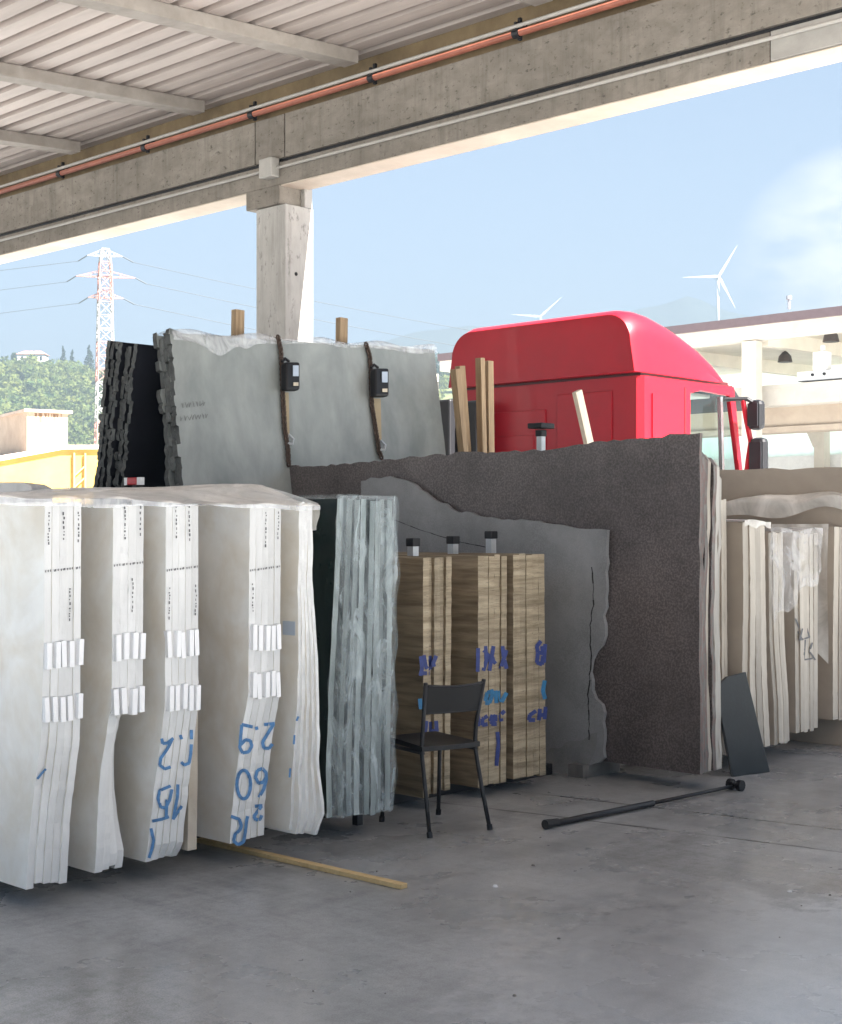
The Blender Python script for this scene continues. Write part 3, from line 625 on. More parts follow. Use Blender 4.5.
tag(o, 'orange painted pipe running along the top of the concrete beam', 'pipe')
b = MB(); b.tube([(9.770, RY0, 5.995), (9.770, RY1, 5.995)], .018, 10); o = b.build('conduit', M['conduit'], loc=(9.770, 8, 6.03), smooth=True); tag(o, 'thin grey conduit running just above the orange pipe', 'conduit')
b = MB(); b.tube([(9.815, RY0, 5.325), (9.815, RY1, 5.325)], .016, 10); o = b.build('conduit', M['conduit'], loc=(9.815, 8, 5.32), smooth=True); tag(o, 'pale conduit running along the lower part of the beam', 'conduit')
names = ['leftmost visible', 'second', 'third', 'fourth', 'rightmost']
for i, px in enumerate((60, 145, 252, 372, 517)):
    y = onX(px, 120, 9.780)[0]; o = empty('pipe_clamp', (9.780, y, 5.93)); tag(o, f'{names[i]} dark clamp from the left holding the orange pipe', 'clamp', 'clamps along the orange pipe')
    b = MB(); b.tube([(9.780, y - .035, 5.935), (9.780, y + .035, 5.935)], .042, 12); b.build('collar', M['dark_steel'], o)
    b = MB(); b.bar((9.820, y, 5.885), (9.820, y, 6.08), .03, .03); b.bar((9.750, y, 6.02), (9.930, y, 6.02), .025, .02); b.build('bracket', M['dark_steel'], o)
jy = onX(270, 178, 9.800)[0]
b = MB(); b.box(9.730, 9.847, jy - .10, jy + .10, 5.23, 5.43); o = b.build('junction_box', M['conduit'], loc=(9.790, jy, 5.33), bevel=.012); tag(o, 'pale square junction box on the beam above the column', 'junction box')
cl = empty('concrete_column', (10.050, 11.6, 0)); tag(cl, 'pale concrete column under the beam, half lit by the sun', 'column')
b = MB(); b.box(9.865, 10.250, cy0, cy1, 0, 4.96); b.build('shaft', M['column'], cl, bevel=.012)
b = MB(); b.box(9.835, 10.130, cy0 + .06, cy1 + .13, 4.962, 5.156); b.build('capital', M['concrete'], cl, bevel=.01)
b = MB(); b.box(10.133, 10.235, cy0 + .003, cy1 - .01, 4.962, 5.156); b.build('bearing_block', M['column'], cl)
q = onY(296, 274, cy0); b = MB(); b.tube([(q[0], cy0 - .004, q[1]), (q[0], cy0 + .002, q[1])], .02, 10); b.build('bolt_hole', M['crack'], cl)

# ------------------------------------------------------------------ stone slabs
def jagged(pts, step, amp, r):
    out = []
    for (a, b_), (c, d) in zip(pts, pts[1:]):
        n = max(1, int(math.hypot(c - a, d - b_) / step))
        for i in range(n):
            u = i / n; j = 0 if (i == 0) else r.gauss(0, amp)
            dx, dy = c - a, d - b_; l = math.hypot(dx, dy) or 1
            out.append((a + dx * u - dy / l * j, b_ + dy * u + dx / l * j))
    out.append(pts[-1]); return out
def slabX(name, X0, X1, outline, face, edge, shift=0.0):           # slab standing in a plane X = constant; outline in (Y, Z)
    b = MB(); A = [(X0 + shift * (z - .1), y, z) for y, z in outline]; B = [(X1 + shift * (z - .1), y, z) for y, z in outline]
    b.prism(A, B, 0, 1)
    y0 = min(y for y, z in outline); z0 = min(z for y, z in outline)
    return b.build(name, [face, edge], loc=(X0, y0, z0))
def bundle(name, desc, group, n, Yf, left, right, ztop, zbot, length, face, edge, seed, amp=.0007, gap=.018, jit=.003, clips=(), cat='stone slab', bots=None, nz_=44, shared=0):
    r = random.Random(seed); Xa = onY(left[0][0], 505, Yf)[0]; Xb = onY(right[0][0], 505, Yf)[0]; w = (Xb - Xa) / n; out = []; sh = [r.gauss(0, shared) for _ in range(nz_ + 1)]; sh = [(sh[max(0, k - 1)] + 2 * sh[k] + sh[min(nz_, k + 1)]) / 4 for k in range(nz_ + 1)]; lowj = [r.gauss(0, .0011) for _ in range(nz_ + 1)]
    for i in range(n):
        f = (i + .5) / n; X0 = Xa + w * i; X1 = X0 + w * (1 - gap); Xm = (X0 + X1) / 2; pr = []; off = r.uniform(-jit, jit)
        zb_ = zbot + r.uniform(-.012, .012) + (bots[i] if bots else 0)
        for k in range(nz_ + 1):
            z = lerp(ztop + r.uniform(-.006, .006) if k == 0 else ztop, zb_, k / nz_); py = 600
            for _ in range(4):
                px = lerp(interp(left, py), interp(right, py), f); a, bb = ray(px); t = Xm / a; py = HY - (z - EYE) / t * F
            pr.append((bb * t + off + sh[k] + r.gauss(0, amp) + (lowj[k] if (z < .92 and face is M['white_face']) else 0), z))
        yb2 = Yf + length + r.uniform(-.05, .05)
        o = slabX(name, X0, X1, pr + [(yb2, zb_), (yb2, ztop)], face, edge)
        tag(o, (f'slab showing its broad face in {desc}' if i == 0 else f'{ORD[i]} slab from the broad face of {desc}'), cat, group)
        out.append(dict(o=o, X0=X0, X1=X1, pr=pr))
        for cz, ch in clips:
            ys = profy(pr, cz); b = MB(); xc = Xm + .004; hw = w * .5
            dz = r.uniform(-.006, .006); tl = r.uniform(-.006, .006)
            # U shaped foam guard over the slab edge
            A = [(xc - hw * .82 + tl, ys - .022), (xc + hw * .45 + tl, ys - .022), (xc + hw * .45, ys + .022), (xc + hw * .36, ys + .022), (xc + hw * .36, ys - .004), (xc - hw * .70, ys - .004), (xc - hw * .70, ys + .022), (xc - hw * .82, ys + .022)]
            b.prism([(x, y, cz - ch / 2 + dz) for x, y in A], [(x + tl, y, cz + ch / 2 + dz) for x, y in A]); b.build('edge_guard', M['clip'], o)
    return dict(s=out, l=left, r=right, Xa=Xa, w=w, n=n)
def profy(pr, z):
    for (y0, z0), (y1, z1) in zip(pr, pr[1:]):
        if z0 >= z >= z1: return lerp(y0, y1, (z0 - z) / max(1e-6, z0 - z1))
    return pr[-1][0] if z < pr[-1][1] else pr[0][0]
def paint(B, strokes, mat, name, wpx=1.5, conv=lambda u, v: (u, v)):   # brush strokes on the slab ends, each slab carrying its own piece
    per = {}
    def P(px, py, i=None):
        l, r_ = interp(B['l'], py), interp(B['r'], py); f = (px - l) / (r_ - l)
        if i is None: return max(0, min(B['n'] - 1, int(f * B['n'])))
        s = B['s'][i]; Xm = (s['X0'] + s['X1']) / 2; a, bb = ray(px); t = Xm / a; z = EYE - (py - HY) / F * t; y = profy(s['pr'], z)
        t = y / bb; return Vector((a * t, y - .004, EYE - (py - HY) / F * t))
    for st in strokes:
        st = [conv(*q) for q in st]; pts = []
        for (a, b_), (c, d) in zip(st, st[1:]):
            n = max(1, int(math.hypot(c - a, d - b_) / 1.2))
            pts += [(lerp(a, c, k / n), lerp(b_, d, k / n)) for k in range(n)]
        pts.append(st[-1])
        for k, (p0, p1) in enumerate(zip(pts, pts[1:])):
            dx, dy = p1[0] - p0[0], p1[1] - p0[1]; l = math.hypot(dx, dy) or 1; nx, ny = -dy / l * wpx * .5, dx / l * wpx * .5
            ex, ey = dx / l * .25, dy / l * .25
            i = P((p0[0] + p1[0]) / 2, (p0[1] + p1[1]) / 2); mb = per.setdefault(i, MB()); e = Vector((0, -.0002 * (k % 4), 0))
            mb.face([P(p0[0] + nx - ex, p0[1] + ny - ey, i) + e, P(p0[0] - nx - ex, p0[1] - ny - ey, i) + e, P(p1[0] - nx + ex, p1[1] - ny + ey, i) + e, P(p1[0] + nx + ex, p1[1] + ny + ey, i) + e])
    for i, mb in per.items(): mb.build(name, mat, B['s'][i]['o'])
def dashes(B, seed, cols, row):                                        # printed batch marks near the top of the slab ends
    r = random.Random(seed)
    for i, y0, y1 in cols:
        s = B['s'][i]; mb = MB(); px0 = None; z = None
        Xm = (s['X0'] + s['X1']) / 2; t = Xm / ray((B['l'][0][0] + B['r'][0][0]) / 2)[0]
        y = y0
        while y < y1:
            h = r.uniform(1.2, 3.2); z0_ = EYE - (y - HY) / F * t; z1_ = EYE - (y + h - HY) / F * t; yy = profy(s['pr'], (z0_ + z1_) / 2) - .004; wd = r.uniform(.002, .004); xm = Xm + r.uniform(-.003, .003)
            mb.face([(xm - wd, yy, z0_), (xm + wd, yy, z0_), (xm + wd, yy, z1_), (xm - wd, yy, z1_)]); y += h + r.uniform(.8, 3)
        mb.build('printed_mark', M['ink_grey'], s['o'])
    if row:
        for i, s in enumerate(B['s']):
            mb = MB(); Xm = (s['X0'] + s['X1']) / 2; t = Xm / ray((B['l'][0][0] + B['r'][0][0]) / 2)[0]
            for k in range(3):
                xm = lerp(s['X0'] + .003, s['X1'] - .003, (k + .5) / 3 + .08 * ((k * 7 + i * 5) % 3 - 1)); zc = EYE - (row - (k + 3 * i) * .35 - HY) / F * t; yy = profy(s['pr'], zc) - .004
                mb.face([(xm - .0025, yy, zc + .004), (xm + .0022, yy, zc + .006), (xm + .002, yy, zc - .005), (xm - .0025, yy, zc - .003)])
            mb.build('date_mark', M['ink_grey'], s['o'])

WG = 'white marble slabs standing in bundles'
WL = 2.5; WY = 5.3
def cz(px, ya_, yb2, Yf=5.3):
    t = Yf / ray(px)[1]; return EYE - ((ya_ + yb2) / 2 - HY) / F * t, abs(yb2 - ya_) / F * t
B1 = bundle('marble_slab', 'the white marble bundle with one blue tick', WG, 5, WY, [(45, 504), (44, 640), (41, 740), (34, 790), (28, 850), (26, 890)], [(81, 508), (80, 740), (76, 772), (70, 819), (67, 890)], 1.712, .10, WL, M['white_face'], M['white_edge'], 1, clips=(cz(60, 641, 667), cz(60, 696, 721)))
B2 = bundle('marble_slab', 'the white marble bundle with stepped end', WG, 4, WY, [(113, 504), (111, 722), (108, 745), (104, 765), (100, 800), (98, 831), (94, 880)], [(144, 504), (143, 711), (118, 716), (111, 745), (112, 790), (118, 827), (124, 853), (121, 872), (112, 884)], 1.714, .105, WL, M['white_face'], M['white_edge'], 2, nz_=60, clips=(cz(128, 634, 660), cz(128, 688, 714)))
B3 = bundle('marble_slab', 'the white marble bundle marked 15', WG, 5, WY, [(166, 504), (165, 705), (162, 730), (155, 781), (149, 831), (145, 872)], [(198, 504), (198, 705), (194, 739), (189, 781), (184, 827), (183, 845), (166, 872)], 1.716, .11, WL, M['white_face'], M['white_edge'], 3, clips=(cz(182, 631, 657), cz(182, 685, 710)))
B4 = bundle('marble_slab', 'the white marble bundle marked 60', WG, 5, WY, [(250, 504), (248, 697), (243, 722), (236, 772), (231, 816), (229, 850)], [(281, 504), (280, 697), (274, 730), (269, 767), (265, 806), (264, 850)], 1.722, .12, WL, M['white_face'], M['white_edge'], 4, clips=(cz(265, 625, 650), cz(265, 672, 697)))
B5 = bundle('marble_slab', 'the rough ended white bundle beside the green slabs', WG, 5, WY, [(298, 508), (296, 705), (292, 739), (289, 789), (287, 835)], [(312, 510), (313, 575), (317, 638), (320, 680), (322, 739), (320, 764), (327, 797), (327, 818), (320, 832)], 1.73, .135, WL, M['white_face'], M['white_rough'], 5, amp=.0016, gap=.006, jit=.005, nz_=30, shared=.005)
z_, h_ = cz(294, 622, 636)
mb = MB(); y = profy(B5['s'][0]['pr'], z_); s = B5['s'][0]; mb.box(s['X0'] - .003, s['X0'] - .001, y + .02, y + .11, z_ - h_ / 2, z_ + h_ / 2); mb.build('paper_label', M['decal'], s['o'])
c1 = lambda u, v: (130 + u / 5.122, 680 + v / 5.12); c2 = lambda u, v: (210 + u / 5.12, 660 + v / 5.12); c3 = lambda u, v: (390 + u / 4.953, 620 + v / 4.95); c6 = lambda u, v: (u / 2.381, 470 + v / 2.381); c8 = lambda u, v: (700 + u / 3.53, 470 + v / 3.53)
ell = lambda cx, cy, rx, ry, n=16: [(cx + rx * math.cos(2 * math.pi * k / n), cy + ry * math.sin(2 * math.pi * k / n)) for k in range(n + 1)]
paint(B4, [[(160, 330), (215, 342)], [(160, 332), (154, 395), (150, 450), (165, 475), (195, 470), (212, 440), (203, 412), (178, 408), (155, 432)], [(234, 342), (238, 356)], [(328, 325), (275, 330)], [(322, 330), (300, 365), (266, 420), (272, 450), (300, 452), (316, 430)],
           ell(170, 637, 35, 74), [(285, 600), (270, 625), (245, 630), (230, 600), (240, 565), (265, 555), (284, 575), (286, 612), (272, 662), (248, 702)],
           [(105, 800), (148, 815)], [(148, 815), (158, 850), (150, 870), (126, 892), (118, 925), (140, 945), (170, 930), (178, 880), (185, 820), (190, 800)], [(265, 745), (228, 748)], [(262, 748), (240, 775), (222, 800), (232, 818), (255, 814), (262, 795)]], M['ink_blue'], 'painted_number', 3.3, c2)
paint(B3, [[(160, 300), (165, 325), (190, 322), (218, 298)], [(215, 300), (190, 350), (155, 400), (150, 435), (175, 455), (205, 445)], [(255, 282), (262, 302)], [(312, 256), (312, 302)], [(312, 330), (308, 380), (300, 425), (275, 435), (260, 420)],
           [(205, 542), (150, 565), (140, 605), (155, 650), (180, 655), (200, 615), (212, 560)], [(186, 612), (183, 700)], [(112, 722), (160, 712), (196, 700)], [(243, 535), (240, 600), (218, 712), (262, 645)], [(105, 760), (118, 820), (108, 870), (95, 910)]], M['ink_blue'], 'painted_number', 3.1, c1)
paint(B1, [[(88, 735), (98, 722), (108, 712)]], M['ink_blue'], 'painted_mark', 2.4, c6)
paint(B5, [[(430, 385), (426, 430)], [(450, 290), (440, 310)], [(408, 555), (404, 600)]], M['ink_blue'], 'painted_mark', 2.0, c2)
dashes(B1, 1, [(0, 512, 545), (2, 512, 540), (4, 512, 540), (3, 588, 620)], 572)
dashes(B2, 2, [(1, 506, 540), (3, 506, 538), (2, 578, 610)], 566)
dashes(B3, 3, [(1, 506, 540), (3, 506, 540), (0, 588, 618), (4, 584, 612)], 571)
dashes(B4, 4, [(2, 512, 545), (4, 506, 540), (0, 584, 612)], 571)
# narrow beige offcut behind the bundle marked 15
Xo = B3['s'][-1]['X1'] + .02; yo0, _ = onX(189, 700, Xo)
o = slabX('stone_offcut', Xo, Xo + .05, jagged([(yo0 + .02, 1.5), (yo0, .9), (yo0 + .01, .13)], .1, .004, random.Random(2)) + [(7.4, .13), (7.4, 1.5)], M['beige_strip'], M['beige_strip']); tag(o, 'narrow beige stone strip set back behind the bundle marked 15', 'stone slab')
# wrapping film over the white bundles
def wrapz(x, y):
    return 1.727 + .010 * math.sin(x * 3 + y * 2) + .005 * math.sin(x * 8 - y * 4) + (.015 + .075 * max(0, min(1, (x - 3.0) / 1.6))) * max(0, min(1, (y - WY) / .4)) * max(0, min(1, (4.99 - x) / .22))
b = MB()
xs = (2.85, B5['s'][-1]['X1'] + .03)
def wf(u, v):
    x = lerp(xs[0], xs[1], u)
    if v < .16:
        q = v / .16; y = WY - .027 - .006 * math.sin(x * 40) * (1 - q); z = lerp(1.702 + .006 * math.sin(x * 5) + .004 * math.sin(x * 17 + 1), wrapz(x, WY), q)
    else:
        y = lerp(WY - .025, 7.6, ((v - .16) / .84) ** 1.5); z = wrapz(x, y) + .008 * math.sin(x * 23 + y * 13) - .30 * max(0, (y - 7.0) / .6) ** 1.5
    return (x, y, z)
b.grid(wf, 90, 40)
for i_, f_ in enumerate(b.f):
    if (i_ % 40) < 6: b.m[i_] = 1
xe = xs[1]
b.grid(lambda u, v: (xe + .012 * math.sin(u * 20 + v * 5) + .01, lerp(WY, 7.4, u), lerp(wrapz(xe, lerp(WY, 7.4, u)) + .01, 1.60 - .2 * u, v)), 24, 8)
o = b.build('wrapping_film', [M['film_white'], M['film']], loc=(4, 6, 1.7), smooth=True); tag(o, 'milky plastic sheet draped over the tops of the white marble bundles', 'plastic sheet')

# green bundle
GB = bundle('green_slab', 'the dark green film wrapped bundle', 'green slabs wrapped in film', 8, 5.42, [(339, 505), (335, 596), (330, 688), (327, 764), (328, 830)], [(394, 497), (394, 638), (392, 815)], 1.755, .125, 2.3, M['green_face'], M['green_edge'], 21, amp=.0012, gap=.26, jit=.02)
X0, X1 = GB['s'][0]['X0'], GB['s'][-1]['X1']; rg = random.Random(8)
ph = [rg.uniform(0, 6) for _ in range(6)]
b = MB()
def gf(u, v):
    z = lerp(1.775, .13, v); x = lerp(X0 - .01, X1 + .004, u); i = min(7, int(u * 8)); y = profy(GB['s'][i]['pr'], z) - .024
    y += .006 * math.sin(z * 7 + x * 30 + ph[0]) + .005 * math.sin(z * 17 + x * 60 + ph[1]) + .003 * math.sin(z * 37 - x * 90 + ph[3]) + .012 * math.sin(x * 45 + ph[2] + .4 * math.sin(z * 2))
    if u > .55: y -= .012 * math.sin((u - .55) / .45 * math.pi * .6)
    return (x, y, z)
b.grid(gf, 28, 60)
b.grid(lambda u, v: (X1 + .016 + .008 * math.sin(v * 30 + u * 9), lerp(gf(1, v)[1], 7.3, u), lerp(1.775, .13, v)), 14, 40)
b.grid(lambda u, v: (lerp(X0 - .01, X1 + .016, v), lerp(gf(v, 0)[1], 7.3, u), 1.775 + .010 * math.sin(u * 17 + v * 9)), 14, 10)
o = b.build('wrapping_film', M['film_green'], loc=(X0, 5.4, .13), smooth=True); tag(o, 'shiny wrinkled clear film around the dark green slab bundle', 'plastic sheet')

# travertine
TG = 'travertine slabs standing in three bundles'
T1 = bundle('travertine_slab', 'the travertine bundle behind the chair back', TG, 5, 5.75, [(421, 557), (421, 795)], [(450, 557), (448, 790)], 1.445, .085, 2.3, M['trav_face'], M['trav_edge'], 31, amp=.0012, gap=.05, jit=.018)
T2 = bundle('travertine_slab', 'the travertine bundle with two rows of paint', TG, 5, 5.75, [(478, 555), (478, 790)], [(507, 555), (506, 785)], 1.448, .08, 2.3, M['trav_face'], M['trav_edge'], 32, amp=.0012, gap=.045, jit=.010)
T3 = bundle('travertine_slab', 'the travertine bundle beside the bare grey slab', TG, 5, 5.75, [(513, 555), (513, 790)], [(545, 555), (547, 785)], 1.450, .075, 2.3, M['trav_face'], M['trav_edge'], 33, amp=.0012, gap=.035, jit=.006)
paint(T1, [[(150, 180), (156, 240), (148, 275)], [(165, 175), (175, 230), (190, 250)], [(195, 178), (200, 242), (226, 178)], [(208, 200), (216, 230)], [(150, 262), (192, 264)], [(178, 500), (172, 560), (196, 560), (196, 505), (214, 560)], [(226, 500), (230, 560)]], M['ink_navy'], 'painted_mark', 3.9, c3)
paint(T1, [[(146, 390), (150, 440)]], M['ink_cyan'], 'painted_stroke', 4.2, c3)
paint(T2, [[(434, 140), (432, 255)], [(470, 130), (475, 200), (460, 250)], [(470, 200), (515, 190)], [(510, 130), (490, 250)], [(462, 150), (520, 215)], [(575, 150), (545, 240)], [(555, 130), (560, 180)], [(565, 200), (575, 240)],
           [(434, 470), (434, 525)], [(480, 475), (455, 490), (455, 520), (480, 515)], [(505, 470), (495, 500), (520, 500), (520, 470), (500, 515), (525, 515)], [(565, 450), (545, 470), (550, 500)], [(530, 555), (535, 610), (525, 720)]], M['ink_navy'], 'painted_mark', 3.9, c3)
paint(T2, [[(470, 400), (480, 360), (510, 350), (490, 410), (470, 410)], [(520, 350), (525, 410)], [(540, 350), (550, 405), (575, 360)]], M['ink_cyan'], 'painted_stroke', 4.2, c3)
paint(T3, [[(745, 105), (725, 130), (730, 160), (755, 165), (750, 130)], [(730, 165), (725, 210), (750, 220), (755, 180)], [(766, 120), (760, 210)], [(720, 450), (690, 470), (685, 495), (715, 495)], [(740, 440), (735, 495)], [(768, 430), (764, 490)], [(740, 470), (766, 470)]], M['ink_navy'], 'painted_mark', 3.9, c3)
paint(T3, [[(764, 300), (755, 350), (766, 390)]], M['ink_cyan'], 'painted_stroke', 4.2, c3)

# steel storage rack: base rails with capped posts between the bundles
rk = empty('storage_rack', (6.0, 5.8, 0)); tag(rk, 'low steel rack on the floor under the standing stone slabs', 'rack')
for y in (6.05, 7.2):
    b = MB(); b.box(2.9, 7.5, y - .05, y + .05, 0, .07); b.build('rail', M['dark_steel'], rk)
def post(px, ytop, X, label):
    y, z = onX(px, ytop, X); o = empty('rack_post', (X, y, 0)); tag(o, label, 'post', 'steel posts with black caps')
    b = MB(); b.box(X - .024, X + .024, y - .024, y + .024, 0.0, z - .045); b.build('post_tube', M['steel'], o)
    b = MB(); b.box(X - .032, X + .032, y - .032, y + .032, z - .05, z); b.build('cap', M['black'], o, bevel=.006)
    return o
post(413, 538, T1['s'][-1]['X1'] + .045, 'black capped steel post above the left travertine bundle, nearest the film')
post(453, 536, T2['s'][-1]['X1'] + .040, 'black capped steel post in the middle of three above the travertine')
post(491, 531, T3['s'][-1]['X1'] + .06, 'black capped steel post rightmost above the travertine, before the grey slab')
qx = gnd(364, 826); b = MB(); b.box(qx.x - .02, qx.x + .02, qx.y + .03, qx.y + .07, 0, .16); o = b.build('foot_peg', M['dark_steel'], loc=(qx.x, qx.y, 0)); tag(o, 'short dark peg on the floor under the green slab bundle', 'peg')

# granite, grey slab
XG = onY(700, 600, 4.94)[0]
pts = [onX(px, py, XG) for px, py in ((700, 433), (640, 438), (600, 441), (560, 448), (520, 452), (480, 452), (440, 454), (400, 459), (340, 464), (300, 467), (283, 465), (274, 474), (277, 484))]
r = random.Random(41); top = jagged(pts, .05, .006, r); zb0 = .105
end = onX(700, 600, XG)[0]
outl = jagged([(end, zb0), (end + .004, 1.0), pts[0]], .12, .003, r)[:-1] + top + [(top[-1][0] - .02, zb0 + .02)]
o = slabX('granite_slab', XG, XG + .028, outl, M['granite'], M['granite_edge']); tag(o, 'huge dark brown granite slab with ragged top edge facing the camera', 'stone slab', 'slabs in the dark granite stack')
# pinkish fleck near the foot of the granite face
cols = [('granite_edge', 'dark granite'), ('granite_edge', 'speckled granite'), ('beige_edge', 'beige edged'), ('granite_edge', 'brown granite'), ('pale_edge', 'pale stone'), ('pale_edge', 'palest stone')]
x = XG + .034
for i, (mk, nm) in enumerate(cols):
    th_ = (.036, .036, .036, .036, .036, .03)[i]; Yn = end + .006 + .007 * (i % 3); zt = (2.10, 2.08, 2.07, 2.05, 2.04, 1.97)[i]
    ol = jagged([(Yn, .11), (Yn + .02, 1.0), (Yn, zt - .05), (Yn + .04, zt)], .1, .004, r) + [(7.6, zt - .02), (7.6, .11)]
    o = slabX('granite_slab' if i < 4 else 'pale_slab', x, x + th_, ol, M['granite'] if i < 4 else M['beige_face'], M[mk])
    tag(o, f'{nm} slab seen edge on, {ORD[i + 1]} in the stack headed by the big brown granite', 'stone slab', 'slabs in the dark granite stack'); x += th_ + .006
XS = XG - .05
gp = [(361, 481), (385, 477), (405, 480), (420, 490), (440, 503), (460, 513), (490, 517), (520, 519), (550, 524), (570, 527), (590, 529), (607, 530), (606, 580), (605, 625), (602, 645), (592, 660), (590, 672), (592, 690), (602, 705), (604, 730), (604, 758), (592, 764), (560, 777)]
pts = [onX(px, py, XS) for px, py in gp]
ol = jagged(pts, .05, .009, r) + [(onX(395, 700, XS)[0], .12), (onX(361, 700, XS)[0], .12)]
gs = slabX('grey_slab', XS, XS + .03, ol, M['grey_slab'], M['grey_slab']); tag(gs, 'broken grey stone slab with a long crack leaning on the granite', 'stone slab')
b = MB()
def crack(pp, w):
    r2 = random.Random(3); P_ = []
    for (a, b_), (c, d) in zip(pp, pp[1:]):
        n = max(1, int(math.hypot(c - a, d - b_) / 5)); P_ += [(lerp(a, c, k / n) + r2.uniform(-.8, .8), lerp(b_, d, k / n)) for k in range(n)]
    P_.append(pp[-1]); Q_ = [onX(px, py, XS - .002) for px, py in P_]
    for i in range(len(Q_) - 1):
        (y0, z0), (y1, z1) = Q_[i], Q_[i + 1]; d = Vector((y1 - y0, z1 - z0)); d.normalize(); n = Vector((-d.y, d.x)) * w * (.5 + r2.random())
        b.face([(XS - .002, y0 + n.x, z0 + n.y), (XS - .002, y1 + n.x, z1 + n.y), (XS - .002, y1 - n.x, z1 - n.y), (XS - .002, y0 - n.x, z0 - n.y)])
crack([(592, 567), (594, 600), (590, 625), (591, 660), (588, 700), (589, 740)], .004); crack([(395, 520), (415, 528), (455, 541), (490, 548)], .0022)
b.build('crack', M['crack'], gs)
# loose film at the foot of the grey slab
ya_, yb2 = onX(596, 765, XS - .05)[0], onX(548, 770, XS - .05)[0]
b = MB(); b.grid(lambda u, v: (XS - .04 - .10 * v + .02 * math.sin(u * 9 + v * 6), lerp(ya_, yb2, u), max(.006, lerp(.30, .01, v) * (1 - .5 * u) + .012 * math.sin(u * 14))), 14, 8)
o = b.build('loose_film', M['film_dark'], loc=(XS, ya_, 0), smooth=True); tag(o, 'loose grey film crumpled at the foot of the grey slab', 'plastic sheet')

# ------------------------------------------------------------------ beige stacks at the right
BG = 'beige slabs in the stacks past the granite'
def bst(desc, n, left, right, yt, yb3, length, seed, amp=.0006, edge='beige_edge', Yf=5.2):
    t = Yf / ray((left[0][0] + right[0][0]) / 2)[1]
    return bundle('beige_slab', desc, BG, n, Yf, left, right, EYE - (yt - HY) / F * t, EYE - (yb3 - HY) / F * t, 1.5, M['beige_face'], M[edge], seed, amp=amp, gap=.03, jit=.012)
S1 = bst('the beige stack touching the granite', 3, [(717, 500), (718, 755)], [(725, 500), (727, 755)], 500, 754, 1.3, 51, .0008, Yf=5.31)
S2 = bst('the beige stack behind the leaning black plate', 4, [(743, 521), (744, 600), (742, 680), (744, 745)], [(765, 524), (766, 600), (768, 680), (771, 745)], 522, 746, 1.3, 52, .001)
S3 = bst('the pale beige stack past the black plate', 5, [(768, 537), (769, 640), (773, 700), (774, 742)], [(784, 540), (786, 640), (790, 700), (791, 742)], 533, 742, 1.3, 53)
S4 = bst('the beige stack with grey scribbles', 6, [(794, 534), (796, 640), (797, 735)], [(817, 534), (817, 735)], 533, 731, 1.3, 54)
S5 = bst('the beige stack under hanging white film', 2, [(835, 528), (833, 640), (833, 722)], [(845, 528), (845, 722)], 527, 719, 1.3, 55)
paint(S4, [[(335, 525), (350, 560)], [(360, 560), (350, 600), (385, 590), (375, 560)], [(370, 600), (365, 670), (395, 665)], [(395, 610), (385, 640), (405, 670)], [(345, 570), (360, 600)]], M['ink_grey'], 'scribble', 1.6, c8)
X6 = 9.95
def back_slab(X, zt, y0, y1, lab, seed):
    r = random.Random(seed); ol = jagged([(y0, .001), (y0, zt), (y1, zt + .02), (y1, .001)], .15, .004, r); o = slabX('beige_slab', X, X + .03, ol, M['beige_face'], M['beige_edge']); tag(o, lab, 'stone slab', BG)
zt6 = onX(780, 508, X6)[1]
back_slab(X6, zt6, 5.15, 7.9, 'beige slab standing behind the beige stacks, under crumpled white film', 1)
back_slab(X6 + .07, onX(780, 469, X6 + .07)[1], 5.1, 8.1, 'taller beige slab farthest back, its top below the far shed', 2)
b = MB()
def rf_(u, v):
    y = lerp(5.12, 7.6, u); x = X6 - .05 + .14 * max(0, (v - .35) / .65); bul = .06 * max(0, math.sin(u * 9)) + .03 * math.sin(u * 25) * .5
    z = zt6 - .05 + .03 * math.sin(u * 21) * (1 - v) + .085 * min(1, v / .35) + bul * min(1, v / .35) + .03 * math.sin(v * 7 + u * 13)
    return (x, y, z)
b.grid(rf_, 50, 12); o = b.build('wrapping_film', M['film_white'], loc=(X6, 6, zt6), smooth=True); tag(o, 'crumpled white film lying along the top of the back beige slab', 'plastic sheet')
sx0, sx1 = S2['s'][0]['X0'], S2['s'][-1]['X1']; zt2 = S2['s'][0]['pr'][0][1]
b = MB(); b.grid(lambda u, v: (lerp(sx0 - .03, sx1 + .02, u), lerp(5.17, 6.5, v), zt2 + .010 + .008 * math.sin(u * 5 + v * 4) + .02 * v), 16, 10)
b.grid(lambda u, v: (lerp(sx0 - .03, sx1 + .02, u), 5.17 - .006 * math.sin(u * 20), lerp(zt2 + .010 + .008 * math.sin(u * 5), zt2 - .03 + .012 * math.sin(u * 11), v)), 16, 3)
o = b.build('wrapping_film', M['film_white'], loc=(sx0, 5.1, zt2), smooth=True); tag(o, 'white film folded over the beige stack behind the black plate', 'plastic sheet')
fx0, fx1 = S3['s'][0]['X0'] - .01, S4['s'][-1]['X1'] + .01; fz = S4['s'][0]['pr'][0][1]
b = MB(); b.grid(lambda u, v: (lerp(fx0, fx1, u), 5.17 + .012 * math.sin(u * 30 + v * 4) - .01 * v, lerp(fz + .02 + .015 * math.sin(u * 9), .95 + .35 * u + .04 * math.sin(u * 13), v)), 30, 12)
b.grid(lambda u, v: (lerp(fx0, fx1, u), lerp(5.17 + .012 * math.sin(u * 30), 6.3, v), fz + .02 + .015 * math.sin(u * 9 + v * 5)), 30, 8)
o = b.build('wrapping_film', M['film_haze'], loc=(fx0, 5.2, 1.0), smooth=True); tag(o, 'thin hazy film hanging over the pale beige stacks past the black plate', 'plastic sheet')
s5 = S5['s'][0]
b = MB()
